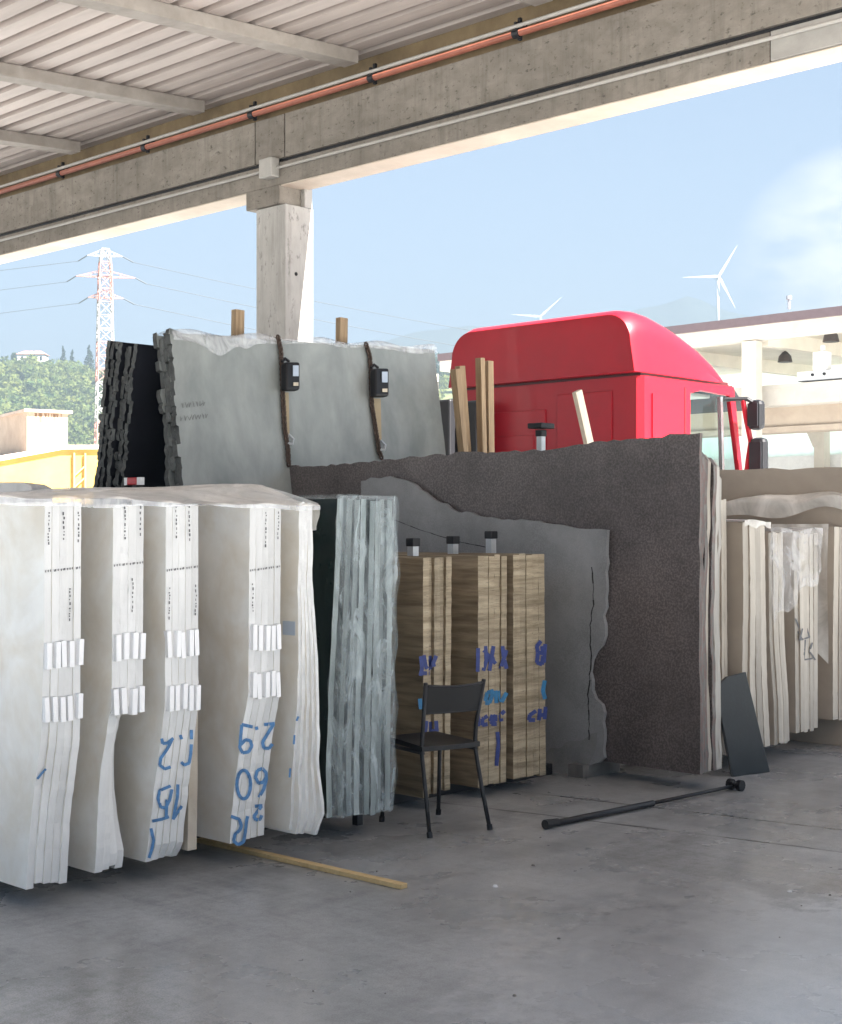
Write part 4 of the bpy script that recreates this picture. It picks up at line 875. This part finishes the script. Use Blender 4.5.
def ff(u, v):
    y = lerp(5.24, 5.7, u); z = lerp(s5['pr'][0][1] + .02, .62 + .5 * u, v)
    return (s5['X0'] - .02 - .015 * math.sin(u * 14 + v * 5) - .02 * v, y, z)
b.grid(ff, 14, 30); o = b.build('wrapping_film', M['film_white'], loc=(s5['X0'], 5.3, .9), smooth=True); tag(o, 'shiny white film hanging down the face of the stack at the right edge', 'plastic sheet')
# bearers
for i, (X0_, X1_, lab) in enumerate(((2.8, 5.05, 'squared bearer under the white marble bundles'), (5.1, 5.55, 'squared bearer under the green slab bundle'), (7.5, 7.9, 'squared bearer under the dark granite stack'))):
    z = .085 if i != 3 else .075
    for yy, nm in ((6.05 if i < 2 else 5.75, 'front '), (6.9 if i < 2 else 6.4, 'rear ')):
        b = MB(); b.box(X0_, X1_, yy, yy + .12, 0, z); o = b.build('bearer', M['bearer'], loc=(X0_, yy, 0)); tag(o, nm + lab, 'bearer', 'bearers under the stone')
b = MB(); b.box(8.2, 9.75, 5.6, 6.9, 0, .07); o = b.build('sun_gap_plinth', M['bearer'], loc=(9, 6, 0)); tag(o, 'low dark plinth added under the beige stacks to hide sunlit floor', 'plinth')  # added to cover the sunlit floor showing beneath these stacks
for px, py, lab in ((794, 737, 'grey block under the stack with grey scribbles'), (830, 726, 'grey block under the stack at the right edge')):
    q = gnd(px, py + 3); b = MB(); b.box(q.x - .05, q.x + .10, q.y + .12, q.y + .27, 0, .105); o = b.build('support_block', M['bearer'], loc=(q.x, q.y, 0), bevel=.006); tag(o, lab, 'block', 'blocks under the right stacks')
# leaning black plate
PBL, PBR = gnd(733, 777), gnd(770, 772); a_, b_ = ray(746); tt = 5.11 / b_; PTR = Vector((a_ * tt, 5.11, EYE - (672 - HY) / F * tt))
nn = (PBR - PBL).cross(PTR - PBL).normalized()
def onplane(px, py):
    a, b2 = ray(px); d = Vector((a, b2, -(py - HY) / F)); o = Vector((0, 0, EYE)); return o + d * ((PBL - o).dot(nn) / d.dot(nn))
A = [PBL, PBR, PTR, onplane(727, 677), onplane(716, 688)]; back = nn if nn.y > 0 else -nn
b = MB(); b.prism(A, [q + back * .022 for q in A], 0, 1); o = b.build('stone_plate', [M['black_plate'], M['plate_edge']], loc=PBL, bevel=.003); tag(o, 'small charcoal stone plate with clipped corner leaning on the beige stack', 'stone plate')

# ------------------------------------------------------------------ lorry: trailer, slabs on it, cab
tr_ = empty('flatbed_trailer', (8.5, 9.65, 0)); tag(tr_, 'flatbed lorry trailer carrying the wrapped grey slabs', 'trailer')
b = MB(); b.box(4.3, 11.5, 8.42, 10.93, 1.08, 1.22); b.build('bed', M['dark_steel'], tr_)
b = MB(); b.box(4.3, 11.8, 9.2, 9.35, .72, 1.077); b.box(4.3, 11.8, 10.0, 10.15, .72, 1.077); b.build('chassis', M['dark_steel'], tr_)
def wheel(parent, x, y, r_, w):
    b = MB(); b.tube([(x, y - w / 2, r_), (x, y - w / 2 + .04, r_), (x, y + w / 2 - .04, r_), (x, y + w / 2, r_)], [r_ * .93, r_, r_, r_ * .93], 28); wo_ = b.build('wheel', M['rubber'], parent)
    b = MB(); b.tube([(x, y - w / 2 - .015, r_), (x, y + w / 2 + .015, r_)], r_ * .55, 20); b.build('rim', M['steel'], wo_)
for x in (5.3, 6.6):
    for y in (8.72, 10.62): wheel(tr_, x, y, .5, .34)
q = at(137, 481, 10.7); b = MB(); b.bar((q.x, q.y, 1.22), (q.x, q.y, q.z - .03), .05, .05); b.build('rear_stake', M['dark_steel'], tr_)
b = MB(); b.box(q.x - .05, q.x, q.y - .06, q.y + .06, q.z - .03, q.z + .025); b.build('marker_light', M['lamp_red'], tr_, bevel=.008)
for sg in (-1, 1): b = MB(); b.box(q.x - .045, q.x - .005, q.y + sg * .08 - .019, q.y + sg * .08 + .019, q.z - .03, q.z + .025); b.build('marker_edge', M['white_paint'], tr_)
LEAN = math.radians(8.5); XA = 6.53; XB = 9.46
def lean_pt(x, s, n, y0, sgn): return Vector((x, y0 + sgn * (s * math.sin(LEAN) + n * math.cos(LEAN)), 1.225 + s * math.cos(LEAN) - n * math.sin(LEAN) + .06))
LG = 'grey slabs chained on the lorry trailer'
r = random.Random(61)
def leanslab(n0, thick, x0, x1, h0, h1, y0, sgn, face, lab, big):
    b = MB(); left = []
    s = 0
    while s < h0 - .05:
        d = r.uniform(0, .03 if big is None else .045); st = r.uniform(.05, .10) if big is None else r.uniform(.07, .14); left.append((x0 + d, s)); left.append((x0 + d - r.uniform(0, .012), s + st * .5)); left.append((x0 + d + r.uniform(-.004, .008), s + st * .92)); s += st
    ol = [(x1 + .0, 0)] + [(x1 + r.uniform(-.008, .008), h1 * k / 12) for k in range(1, 12)] + [(x1, h1)] + [(lerp(x1, x0, k / 14), lerp(h1, h0, k / 14) + r.uniform(-.006, .006)) for k in range(1, 14)] + [(x0 + .02, h0)] + left[::-1]
    A = [lean_pt(x, s, n0, y0, sgn) for x, s in ol]; B = [lean_pt(x, s, n0 + thick, y0, sgn) for x, s in ol]
    b.prism(A, B, 0, 1); o = b.build('lorry_slab', [face, M['split_edge']], loc=A[0]); tag(o, lab, 'stone slab', LG); return o
yB = 8.62
def bedY(px, py, X): return onX(px, py, X)
h0 = (onX(158, 335, XA)[1] - 1.285) / math.cos(LEAN); h1 = (onX(436, 349, XB)[1] - 1.285) / math.cos(LEAN)
front = None
for i in range(4):
    o = leanslab(.055 * i, .05, XA + (.0 if i == 0 else r.uniform(.0, .05)), XB, h0 + (.0 if i == 0 else .03 * (i % 2)), h1 - .02 * i, yB, 1, M['lorry_slab'], ['big smooth grey slab with chains across its face on the lorry'][0] if i == 0 else f'grey slab {ORD[i]} from the front in the chained pack on the lorry', i == 0)
    if i == 0: front = o
for i in range(10):
    leanslab(.046 * i, .044, XA - .02 + r.uniform(-.03, .03), XB - .1, 1.80 + r.uniform(-.02, .02), 1.8, 9.95, -1, M['black_face'], f'dark rough edged slab {ORD[i]} from the far side in the far pack on the lorry', None)
# the far pack leans the other way: its outermost slab is the farthest
def onfront(px, py, off=.012):                    # point on the face of the leaning front slab
    a, b2 = ray(px); nx = Vector((0, -math.cos(LEAN), math.sin(LEAN))); p0 = lean_pt(XA, 0, 0, yB, 1); o = Vector((0, 0, EYE)); d = Vector((a, b2, -(py - HY) / F))
    return o + d * ((p0 - o).dot(nx) / d.dot(nx)) + nx * off
b = MB(); r5 = random.Random(12)
for rowy, x0_, n_ in ((406, 181, 7), (419, 180, 8)):
    for k in range(n_):
        px = x0_ + k * 3.6; P0 = [(px + r5.uniform(-.5, .5), rowy - 3 + r5.uniform(-1, 1) - k * .4), (px + r5.uniform(0, 2), rowy + 2 - k * .4), (px + r5.uniform(1, 3), rowy - 2 + r5.uniform(-1, 1) - k * .4)]
        for (a, b2), (c, d) in zip(P0, P0[1:]): b.face([onfront(a, b2, .003), onfront(a + .8, b2 + .3, .003), onfront(c + .8, d + .3, .003), onfront(c, d, .003)])
b.build('scribble', M['ink_faint'], front)
# A frame between the packs
fr = empty('slab_trestle', (8.3, 9.22, 1.22)); tag(fr, 'timber A frame on the trailer between the two leaning packs', 'trestle')
for px, yt in ((237, 310), (341, 318)):
    yy = 9.12; X, z = onY(px, yt, yy); b = MB(); b.bar((X - .03, yy, 1.24), (X + .01, yy, z), .085, .06, up=(0, 1, 0)); b.build('post', M['timber'], fr)
b = MB(); b.box(6.7, 9.4, 9.02, 9.24, 1.223, 1.30); b.build('base_beam', M['timber'], fr)
# film over the packs
b = MB(); xf0, xf1 = XA + .05, XB + .02
def topP(x, n): u = (x - XA) / (XB - XA); return lean_pt(x, lerp(h0, h1, u), n, yB, 1)
def ft(u, v):
    x = lerp(xf0, xf1, u)
    if v < .55:
        q = 1 - v / .55; dr = (.045 + .012 * math.sin(u * 7 + 1) + .008 * math.sin(u * 23) + (.11 * math.exp(-((u - .15) / .05) ** 2) + .05 * math.exp(-((u - .24) / .03) ** 2))) * q
        P0 = topP(x, -.012 - .008 * math.sin(u * 40 + v * 9)); return P0 + Vector((0, -math.sin(LEAN) * dr, -math.cos(LEAN) * dr + .012))
    q = (v - .55) / .45; P0 = topP(x, .26 * q); return P0 + Vector((0, 0, .03 + .018 * math.sin(u * 27 + q * 3)))
b.grid(ft, 90, 16); o = b.build('wrapping_film', M['film'], loc=(8.3, 8.9, 3.0), smooth=True); tag(o, 'torn clear film folded over the top of the chained lorry slabs', 'plastic sheet')
# chains with load binders
def chain(path, label_c, box, strap, label_b, label_s):
    b = MB(); pts = []
    for (a, b2), (c, d) in zip(path, path[1:]):
        n = max(1, int(math.hypot(c - a, d - b2) / 2.6)); pts += [(lerp(a, c, k / n), lerp(b2, d, k / n)) for k in range(n)]
    pts.append(path[-1])
    for i, (p0, p1) in enumerate(zip(pts, pts[1:])):
        A, B = onfront(*p0, .022), onfront(*p1, .022); d = (B - A).normalized(); up = Vector((0, -1, 0)) if i % 2 else Vector((1, 0, 0)); sd = (up - d * up.dot(d)).normalized() * .018; e = d * .008
        loop = [A - e + sd * .4, A + e * 1.5 + sd, B - e * 1.5 + sd, B + e + sd * .4, B + e - sd * .4, B - e * 1.5 - sd, A + e * 1.5 - sd, A - e - sd * .4, A - e + sd * .4]
        b.tube(loop, .0085, 5, cap=False)
    A0 = onfront(*path[0], .02); o = b.build('lashing_chain', M['rust'], loc=A0); tag(o, label_c, 'chain', 'chains over the lorry slabs')
    (x0, y0), (x1, y1) = box; o = empty('load_binder', onfront((x0 + x1) / 2, (y0 + y1) / 2)); tag(o, label_b, 'load binder', 'load binders on the chains')
    A = [onfront(x0, y0, .04), onfront(x1, y0, .04), onfront(x1, y1, .04), onfront(x0, y1, .04)]; nx = Vector((0, -1, .15)).normalized()
    b = MB(); b.prism(A, [q + nx * .075 for q in A]); b.build('housing', M['black'], o, bevel=.018)
    A2 = [onfront(lerp(x0, x1, u), lerp(y0, y1, v), .121) for u, v in ((.42, .14), (.82, .14), (.82, .52), (.42, .52))]; b = MB(); b.prism(A2, [q + nx * .004 for q in A2]); b.build('decal', M['decal'], o)
    A2 = [onfront(lerp(x0, x1, u), lerp(y0, y1, v), .121) for u, v in ((.45, .74), (.8, .74), (.8, .86), (.45, .86))]; b = MB(); b.prism(A2, [q + nx * .004 for q in A2]); b.build('decal', M['timber_pale'], o)
    b = MB(); b.tube([onfront(x0 + 1, y0 - 2, .05), onfront(x0 + 4, y0 - 5, .05), onfront(x0 + 8, y0 - 2, .05)], .012, 6); b.build('hook', M['dark_steel'], o)
    A = [onfront(px, py, .014) for px, py in strap]; b = MB(); b.prism(A, [q + nx * .006 for q in A]); o = b.build('lashing_strap', M['webbing'], loc=A[0]); tag(o, label_s, 'strap', 'straps under the load binders')
    b = MB(); e = strap[2]; b.tube([onfront(e[0] - 2, e[1] - 1, .03), onfront(e[0] + 2, e[1] + 4, .04), onfront(e[0] + 1, e[1] + 9, .04), onfront(e[0] - 3, e[1] + 8, .03)], .011, 6); b.build('end_hook', M['steel'], o)
chain([(276, 337), (279, 350), (280, 366), (281, 395), (283, 430), (286, 448), (287, 466)], 'rusty chain down the slab face, left of the two', ((277, 365), (291, 393)), ((282, 393), (287, 393), (288, 436), (284, 436)), 'black load binder with pale label on the left chain', 'tan strap below the left load binder')
chain([(364, 344), (368, 356), (369, 372), (370, 405), (374, 430), (377, 450), (380, 459)], 'rusty chain down the slab face, right of the two', ((366, 371), (380, 399)), ((372, 399), (379, 399), (380, 442), (376, 442)), 'black load binder with pale label on the right chain', 'tan strap below the right load binder')
# stakes along the trailer
def stake(px0, py0, px1, py1, Y, w, d, mat, label):
    X0_, z0_ = onY(px0, py0, Y); X1_, z1_ = onY(px1, py1, Y); k = (z0_ - 1.225) / (z1_ - z0_); Xb_ = X0_ - (X1_ - X0_) * k
    b = MB(); b.bar((Xb_, Y, 1.225), (X1_, Y, z1_), w, d, up=(0, 1, 0)); o = b.build('timber_stake', mat, loc=(Xb_, Y, 1.225), bevel=.004); tag(o, label, 'timber stake', 'timber stakes standing on the trailer behind the granite')
stake(463, 450, 455, 369, 8.55, .06, .07, M['timber'], 'weathered stake leaning left, leftmost behind the granite')
stake(466, 450, 460, 366, 8.64, .075, .06, M['timber'], 'weathered stake second from the left, touching the leftmost one')
stake(482, 450, 480, 358, 8.55, .055, .07, M['timber'], 'tallest weathered stake left of the red cab back')
stake(489, 450, 488, 361, 8.62, .075, .07, M['timber'], 'weathered stake beside the tallest one, nearer the cab')
stake(588, 440, 577, 391, 8.52, .10, .05, M['timber_pale'], 'pale board leaning in front of the red cab')
po = post(541, 430, 8.7, 'wide black capped steel post just above the granite top, before the cab')
pv_ = ROOT[po.name]; zc_ = onX(541, 428, 8.7)[1]; b = MB(); b.box(8.62, 8.78, pv_.y - .07, pv_.y + .07, zc_ - .005, zc_ + .035); b.build('cap_plate', M['black'], po, bevel=.005)

ca = empty('lorry_cab', (12.9, 9.6, 0)); tag(ca, 'red lorry cab with high roof seen from behind', 'lorry cab')
X0c, Y0c = 11.9, 8.4; WC = 2.53
def C(x, y, z): return Vector((X0c + x * .88, Y0c + y, z - .04))
def panel(pts, y0, y1, name, mat, hole=None):
    b = MB()
    if hole is None: b.prism([C(x, y0, z) for x, z in pts], [C(x, y1, z) for x, z in pts])
    else:
        n = len(pts)                                  # outer and inner loops with equal counts
        for i in range(n):
            j = (i + 1) % n; q = [pts[i], pts[j], hole[j], hole[i]]
            b.prism([C(x, y0, z) for x, z in q], [C(x, y1, z) for x, z in q])
    return b.build(name, mat, ca)
zs = 3.17; outer = [(0.06, 1.0), (2.12, 1.0), (2.19, 2.0), (1.93, zs), (1.0, zs), (0.06, zs)]
hole = [(0.98, 2.12), (2.03, 2.12), (2.07, 2.2), (1.84, 3.07), (1.2, 3.09), (0.98, 3.05)]
for y0, y1 in ((0, .05), (WC - .05, WC)):
    w_ = panel(outer, y0, y1, 'side_panel', M['red'], hole)
    b = MB(); ym = (y0 + y1) / 2; b.face([C(x, ym, z) for x, z in hole]); b.build('side_window', M['glass'], ca)
panel([(.20, 2.30), (.78, 2.30), (.78, 3.0), (.20, 3.0)], -.014, .002, 'locker_panel', M['red'])
panel([(.86, 1.2), (.885, 1.2), (.885, 3.1), (.86, 3.1)], -.004, .001, 'door_seam', M['red_dark'])
panel([(1.66, 2.1), (1.71, 2.1), (1.66, 3.05), (1.61, 3.05)], -.012, .03, 'window_divider', M['chrome'])
b = MB(); b.prism([C(0, .06, 1.0), C(0, WC - .06, 1.0), C(0, WC - .06, zs), C(0, .06, zs)], [C(.06, 0, 1.0), C(.06, WC, 1.0), C(.06, WC, zs), C(.06, 0, zs)]); b.build('back_panel', M['red'], ca)
for y0, y1, z0, z1 in ((.35, 1.05, 2.15, 3.0), (1.2, 2.2, 2.15, 2.86)):
    b = MB(); b.box(X0c - .016, X0c - .001, Y0c + y0, Y0c + y1, z0, z1); b.build('pressed_panel', M['red'], ca, bevel=.012)
b = MB(); b.box(X0c - .012, X0c - .001, Y0c + 1.3, Y0c + 1.9, 2.0, 2.6); b.v = [Vector((v.x - .012, v.y + .05, v.z)) for v in b.v]; b.build('pressed_panel', M['red'], ca, bevel=.01)
# roof fairing: cross sections along the cab
secs = [(-.10, 3.205, 3.66, .05, .24), (-.10, 3.203, 3.79, .02, .28), (.02, 3.20, 3.84, 0, .30), (.25, 3.20, 3.855, 0, .32), (.5, 3.20, 3.84, 0, .34), (.8, 3.20, 3.79, 0, .36), (1.1, 3.20, 3.71, .005, .34), (1.4, 3.20, 3.59, .01, .28), (1.65, 3.20, 3.45, .02, .2), (1.84, 3.195, 3.31, .04, .1), (1.95, 3.19, 3.20, .06, .009)]
b = MB(); rings = []
for x, zl, zt, ins, rad in secs:
    ring = [C(x, ins, zl)]; rad = min(rad, zt - zl)
    for k in range(9): a = math.pi / 2 * k / 8; ring.append(C(x, ins + .05 + rad - rad * math.cos(a), zt - rad + rad * math.sin(a)))
    for k in range(9): a = math.pi / 2 * (1 - k / 8); ring.append(C(x, WC - ins - .05 - rad + rad * math.cos(a), zt - rad + rad * math.sin(a)))
    ring.append(C(x, WC - ins, zl)); rings.append(ring)
n0 = len(b.v); k = len(rings[0])
for R_ in rings: b.v += R_
for i in range(len(rings) - 1):
    for j in range(k - 1): b.f.append((n0 + i * k + j, n0 + i * k + j + 1, n0 + (i + 1) * k + j + 1, n0 + (i + 1) * k + j)); b.m.append(0)
    b.f.append((n0 + i * k + k - 1, n0 + i * k, n0 + (i + 1) * k, n0 + (i + 1) * k + k - 1)); b.m.append(0)
b.f.append(tuple(n0 + j for j in reversed(range(k)))); b.m.append(0); b.f.append(tuple(n0 + (len(rings) - 1) * k + j for j in range(k))); b.m.append(0)
fo = b.build('roof_fairing', M['red'], ca, smooth=True); bv = fo.modifiers.new('bevel', 'BEVEL'); bv.width = .06; bv.segments = 4; bv.limit_method = 'ANGLE'; bv.angle_limit = math.radians(50)
es = fo.modifiers.new('split', 'EDGE_SPLIT'); es.split_angle = math.radians(50)
b = MB(); b.box(X0c + .03, X0c + .88 * 1.85, Y0c + .03, Y0c + WC - .03, 3.10, 3.175); b.build('roof_gap_shade', M['red_dark'], ca)  # darkened red band paints the shadow gap below the fairing
b = MB(); b.face([C(2.18, .06, 2.02), C(2.18, WC - .06, 2.02), C(1.93, WC - .06, 3.15), C(1.93, .06, 3.15)]); b.build('windscreen', M['glass'], ca)
b = MB(); b.box(X0c + .88 * 2.08, X0c + .88 * 2.17, Y0c + .051, Y0c + WC - .051, 1.0, 2.0); b.build('front_panel', M['red'], ca)
b = MB(); b.prism([C(1.98, .05, 3.19), C(2.28, .05, 2.98), C(2.30, .05, 2.94), C(1.96, .05, 3.14)], [C(1.98, WC - .05, 3.19), C(2.28, WC - .05, 2.98), C(2.30, WC - .05, 2.94), C(1.96, WC - .05, 3.14)]); b.build('sun_visor', M['dark_steel'], ca)
b = MB(); b.box(X0c + .88 * 1.75, X0c + .88 * 2.09, Y0c + .1, Y0c + WC - .1, 1.7, 2.05); b.build('dashboard', M['black'], ca, bevel=.04)
b = MB(); b.box(X0c + .88 * .75, X0c + .88 * .9, Y0c + .3, Y0c + .8, 1.5, 2.55); b.build('seat_back', M['black'], ca, bevel=.05)
b = MB(); b.box(X0c + .88 * 1.3, X0c + .88 * 1.85, Y0c + .25, Y0c + .9, 3.02, 3.06); b.build('inner_visor', M['conduit'], ca, bevel=.01)
b = MB(); b.box(X0c + .88 * .1, X0c + .88 * 2.1, Y0c + .08, Y0c + WC - .08, 1.0, 1.1); b.build('cab_floor', M['black'], ca)
mo = empty('mirror', C(1.980, -.2, 2.5)); mo.parent = ca; mo.location = C(1.980, -.2, 2.5) - ROOT[ca.name]; ROOT[mo.name] = C(1.980, -.2, 2.5)
b = MB(); b.tube([C(1.760, .02, 3.03), C(1.900, -.18, 3.03), C(1.980, -.28, 2.95)], .025, 8); b.tube([C(2.000, .02, 2.10), C(2.030, -.2, 2.10), C(2.040, -.28, 2.2)], .03, 8); b.build('arm', M['dark_steel'], mo)
b = MB(); b.box(X0c + .88 * 1.900, X0c + .88 * 2.060, Y0c - .33, Y0c - .17, 2.66, 2.98); b.build('housing', M['black'], mo, bevel=.05)
b = MB(); b.box(X0c + .88 * 1.940, X0c + .88 * 2.100, Y0c - .35, Y0c - .17, 2.14, 2.58); b.build('housing', M['black'], mo, bevel=.05)
b = MB(); b.box(X0c + .88 * 1.880, X0c + .88 * 1.895, Y0c - .31, Y0c - .19, 2.70, 2.94); b.build('mirror_glass', M['dark_steel'], mo)
b = MB(); b.box(X0c + .88 * 1.920, X0c + .88 * 1.935, Y0c - .33, Y0c - .19, 2.19, 2.53); b.build('mirror_glass', M['dark_steel'], mo)
b = MB(); b.tube([C(1.880, -.14, 3.02), C(1.940, -.15, 2.8), C(2.000, -.17, 2.58), C(1.980, -.15, 2.4), C(1.960, -.12, 2.12)], .028, 8); b.build('bracket', M['red'], mo)
b = MB(); b.box(X0c - .4, X0c + .88 * 2.1, Y0c + .5, Y0c + .65, .6, .98); b.box(X0c - .4, X0c + .88 * 2.1, Y0c + 1.85, Y0c + 2.0, .6, .98); b.build('chassis', M['dark_steel'], ca)
for y in (.22, WC - .22): wheel(ca, X0c + .88 * 1.35, Y0c + y, .5, .32)
q = onX(446, 400, X0c - .35); b = MB(); b.box(X0c - .42, X0c - .22, q[0] - .12, q[0] + .10, 2.35, q[1]); b.build('exhaust_stack', M['dark_steel'], ca, bevel=.02)
b = MB(); b.box(X0c - .40, X0c - .24, q[0] - .10, q[0] + .06, 1.0, 2.348); b.build('exhaust_pipe', M['black'], ca)
b = MB(); q2 = onX(476, 400, X0c - .2); b.box(X0c - .30, X0c - .10, q2[0] - .10, q2[0] + .14, 1.0, 2.98); b.build('air_intake', M['black'], ca, bevel=.02)

# grey block behind the first white bundle
q = at(6, 482, 10.2); b = MB()
b.prism([c2w(-1.2, 0) * 1 + Vector((q.x, q.y, 0)), Vector((q.x, q.y, 0)) + c2w(.18, 0), Vector((q.x, q.y, q.z - .03)) + c2w(.18, 0), Vector((q.x, q.y, q.z)) + c2w(.12, 0), Vector((q.x, q.y, q.z)) + c2w(-1.2, 0)],
        [c2w(-1.2, .6) + Vector((q.x, q.y, 0)), Vector((q.x, q.y, 0)) + c2w(.18, .6), Vector((q.x, q.y, q.z - .03)) + c2w(.18, .6), Vector((q.x, q.y, q.z)) + c2w(.12, .6), Vector((q.x, q.y, q.z)) + c2w(-1.2, .6)])
o = b.build('stone_block', M['white_edge'], loc=(q.x, q.y, 0), bevel=.02); tag(o, 'grey stone block top showing behind the leftmost white bundle', 'stone block')

# ------------------------------------------------------------------ chair
fl, fr_ = gnd(430, 838), gnd(490, 830); mid = (fl + fr_) / 2; sd = (fr_ - fl).normalized(); fw = Vector((-sd.y, sd.x, 0))
if fw.y < 0: fw = -fw
ch = empty('metal_chair', tuple(mid)); tag(ch, 'black metal chair with mesh back standing before the travertine', 'chair')
hw = (fr_ - fl).length / 2
def K(s, f, z): return mid + sd * s + fw * f + Vector((0, 0, z))
for s in (-1, 1):
    b = MB(); b.tube([K(s * hw, 0, 0), K(s * (hw - .012), .06, .22), K(s * (hw - .02), .115, .44), K(s * (hw - .02), .10, .56), K(s * (hw - .005), .05, .80)], .0115, 10); b.build('back_leg', M['dark_steel'], ch, smooth=True)
    b = MB(); b.tube([K(s * (hw - .005), .50, 0), K(s * (hw - .02), .46, .42)], .0115, 10); b.build('front_leg', M['dark_steel'], ch, smooth=True)
    b = MB(); b.tube([K(s * (hw - .022), .10, .425), K(s * (hw - .022), .47, .425)], .011, 8); b.build('seat_rail', M['dark_steel'], ch, smooth=True)
    for f, h in ((0, 0), (.50, 0)):
        b = MB(); b.tube([K(s * (hw if f == 0 else hw - .005), f, 0), K(s * (hw if f == 0 else hw - .005), f + (.007 if f == 0 else -.003), .03)], .0155, 10); b.build('foot', M['black'], ch)
b = MB()
def seat(u, v, z):
    s = (u - .5) * 2; f = lerp(.085, .49, v); ww = hw - .006 - .02 * v
    return K(s * ww, f - .015 * (1 - s * s) * (1 - v), z - .012 * (1 - s * s) * math.sin(v * math.pi) + .01 * v)
b.grid(lambda u, v: seat(u, v, .462), 10, 10); b.grid(lambda u, v: seat(1 - u, v, .436), 10, 10)
for e in (lambda w: (w, 0), lambda w: (1 - w, 1), lambda w: (0, 1 - w), lambda w: (1, w)):
    b.grid(lambda u, v: seat(*e(u), lerp(.436, .462, v)), 10, 1)
b.build('seat', M['black'], ch)
m, t, p, L_ = newmat('black mesh weave'); p.inputs['Base Color'].default_value = (.005, .005, .006, 1); p.inputs['Roughness'].default_value = .6
tr = t.nodes.new('ShaderNodeBsdfTransparent'); ms = t.nodes.new('ShaderNodeMixShader'); ms.inputs[0].default_value = .93; L_(tr.outputs[0], ms.inputs[1]); L_(p.outputs[0], ms.inputs[2]); L_(ms.outputs[0], t.nodes['Material Output'].inputs['Surface']); M['weave'] = m
def bk(u, v, d): s = (u - .5) * 2; z = lerp(.635, .785, v); f = lerp(.085, .052, v); return K(s * (hw - .012), f + d - .018 * (1 - s * s), z - .012 * (1 - s * s) * v)
b = MB(); b.grid(lambda u, v: bk(u, v, .003), 12, 4); b.grid(lambda u, v: bk(1 - u, v, -.003), 12, 4); b.build('backrest', M['weave'], ch, smooth=True)
b = MB(); b.tube([bk(k / 12, 1, 0) for k in range(13)], .008, 8); b.build('top_rail', M['dark_steel'], ch, smooth=True)
b = MB(); b.tube([bk(k / 12, 0, 0) for k in range(13)], .005, 8); b.build('lower_rail', M['dark_steel'], ch, smooth=True)

# ------------------------------------------------------------------ loose things on the floor
P0, P1 = gnd(243, 852), gnd(404, 889); d = (P1 - P0).normalized(); P00 = P0 - d * .55
b = MB(); b.bar(P00 + Vector((0, 0, .012)), P1 + Vector((0, 0, .012)), .045, .022); o = b.build('wooden_lath', M['lath'], loc=P00, bevel=.002); tag(o, 'thin yellow wooden lath on the floor poking out under the white marble', 'lath')
P0, P1 = gnd(547, 829), gnd(738, 790); d = (P1 - P0); ba = empty('steel_prop', tuple(P0)); tag(ba, 'long black steel prop rod lying on the concrete floor', 'steel rod')
u3 = Vector((0, 0, 1))
b = MB(); b.tube([P0 + u3 * .022, P0 + d * .52 + u3 * .024], .018, 12); b.build('sleeve', M['dark_steel'], ba, smooth=True)
b = MB(); b.tube([P0 + d * .5 + u3 * .024, P0 + d * .97 + u3 * .03], .011, 10); b.build('inner_rod', M['black'], ba, smooth=True)
b = MB(); b.tube([P0 - d * .01 + u3 * .026, P0 + d * .05 + u3 * .026], [.026, .02], 10); b.build('end_sleeve', M['rubber'], ba)
b = MB(); e = P0 + d * .985 + u3 * .035; dn = d.normalized(); sdv = dn.cross(u3)
b.tube([e - sdv * .05, e - sdv * .02], .034, 12); b.tube([e + sdv * .02, e + sdv * .05], .034, 12); b.tube([e - sdv * .03 + dn * .0, e + sdv * .03], .02, 10); b.tube([e - dn * .04, e + dn * .05], .022, 8); b.build('knuckle', M['black'], ba)
rr = random.Random(77)
for px, py, sz, lab in ((495, 887, .014, 'white stone chip on the floor right of the chair'), (790, 892, .012, 'white stone chip on the shiny floor patch at the right'), (533, 866, .010, 'tiny dark stone chip below the steel prop end')):
    q = gnd(px, py); b = MB(); A = [q + Vector((math.cos(k * 1.05) * sz * rr.uniform(.6, 1.2), math.sin(k * 1.05) * sz * rr.uniform(.6, 1.2), 0.001)) for k in range(6)]
    b.prism(A, [q + (a - q) * .6 + Vector((0, 0, sz * .7)) for a in A]); o = b.build('stone_chip', M['white_rough'] if 'white' in lab else M['bearer'], loc=q); tag(o, lab, 'stone chip', 'stone chips on the floor')

for k in range(11):
    px, py = rr.uniform(300, 830), rr.uniform(800, 1000); q = gnd(px, py); sz = rr.uniform(.004, .009); b = MB()
    A = [q + Vector((math.cos(j * 1.05) * sz * rr.uniform(.6, 1.2), math.sin(j * 1.05) * sz * rr.uniform(.6, 1.2), 0.001)) for j in range(6)]
    b.prism(A, [q + (a - q) * .6 + Vector((0, 0, sz * .7)) for a in A]); tag(b.build('stone_crumb', M['bearer'], loc=q), 'tiny grey stone crumb lying on the open concrete floor', 'stone crumb', 'stone crumbs scattered on the floor')
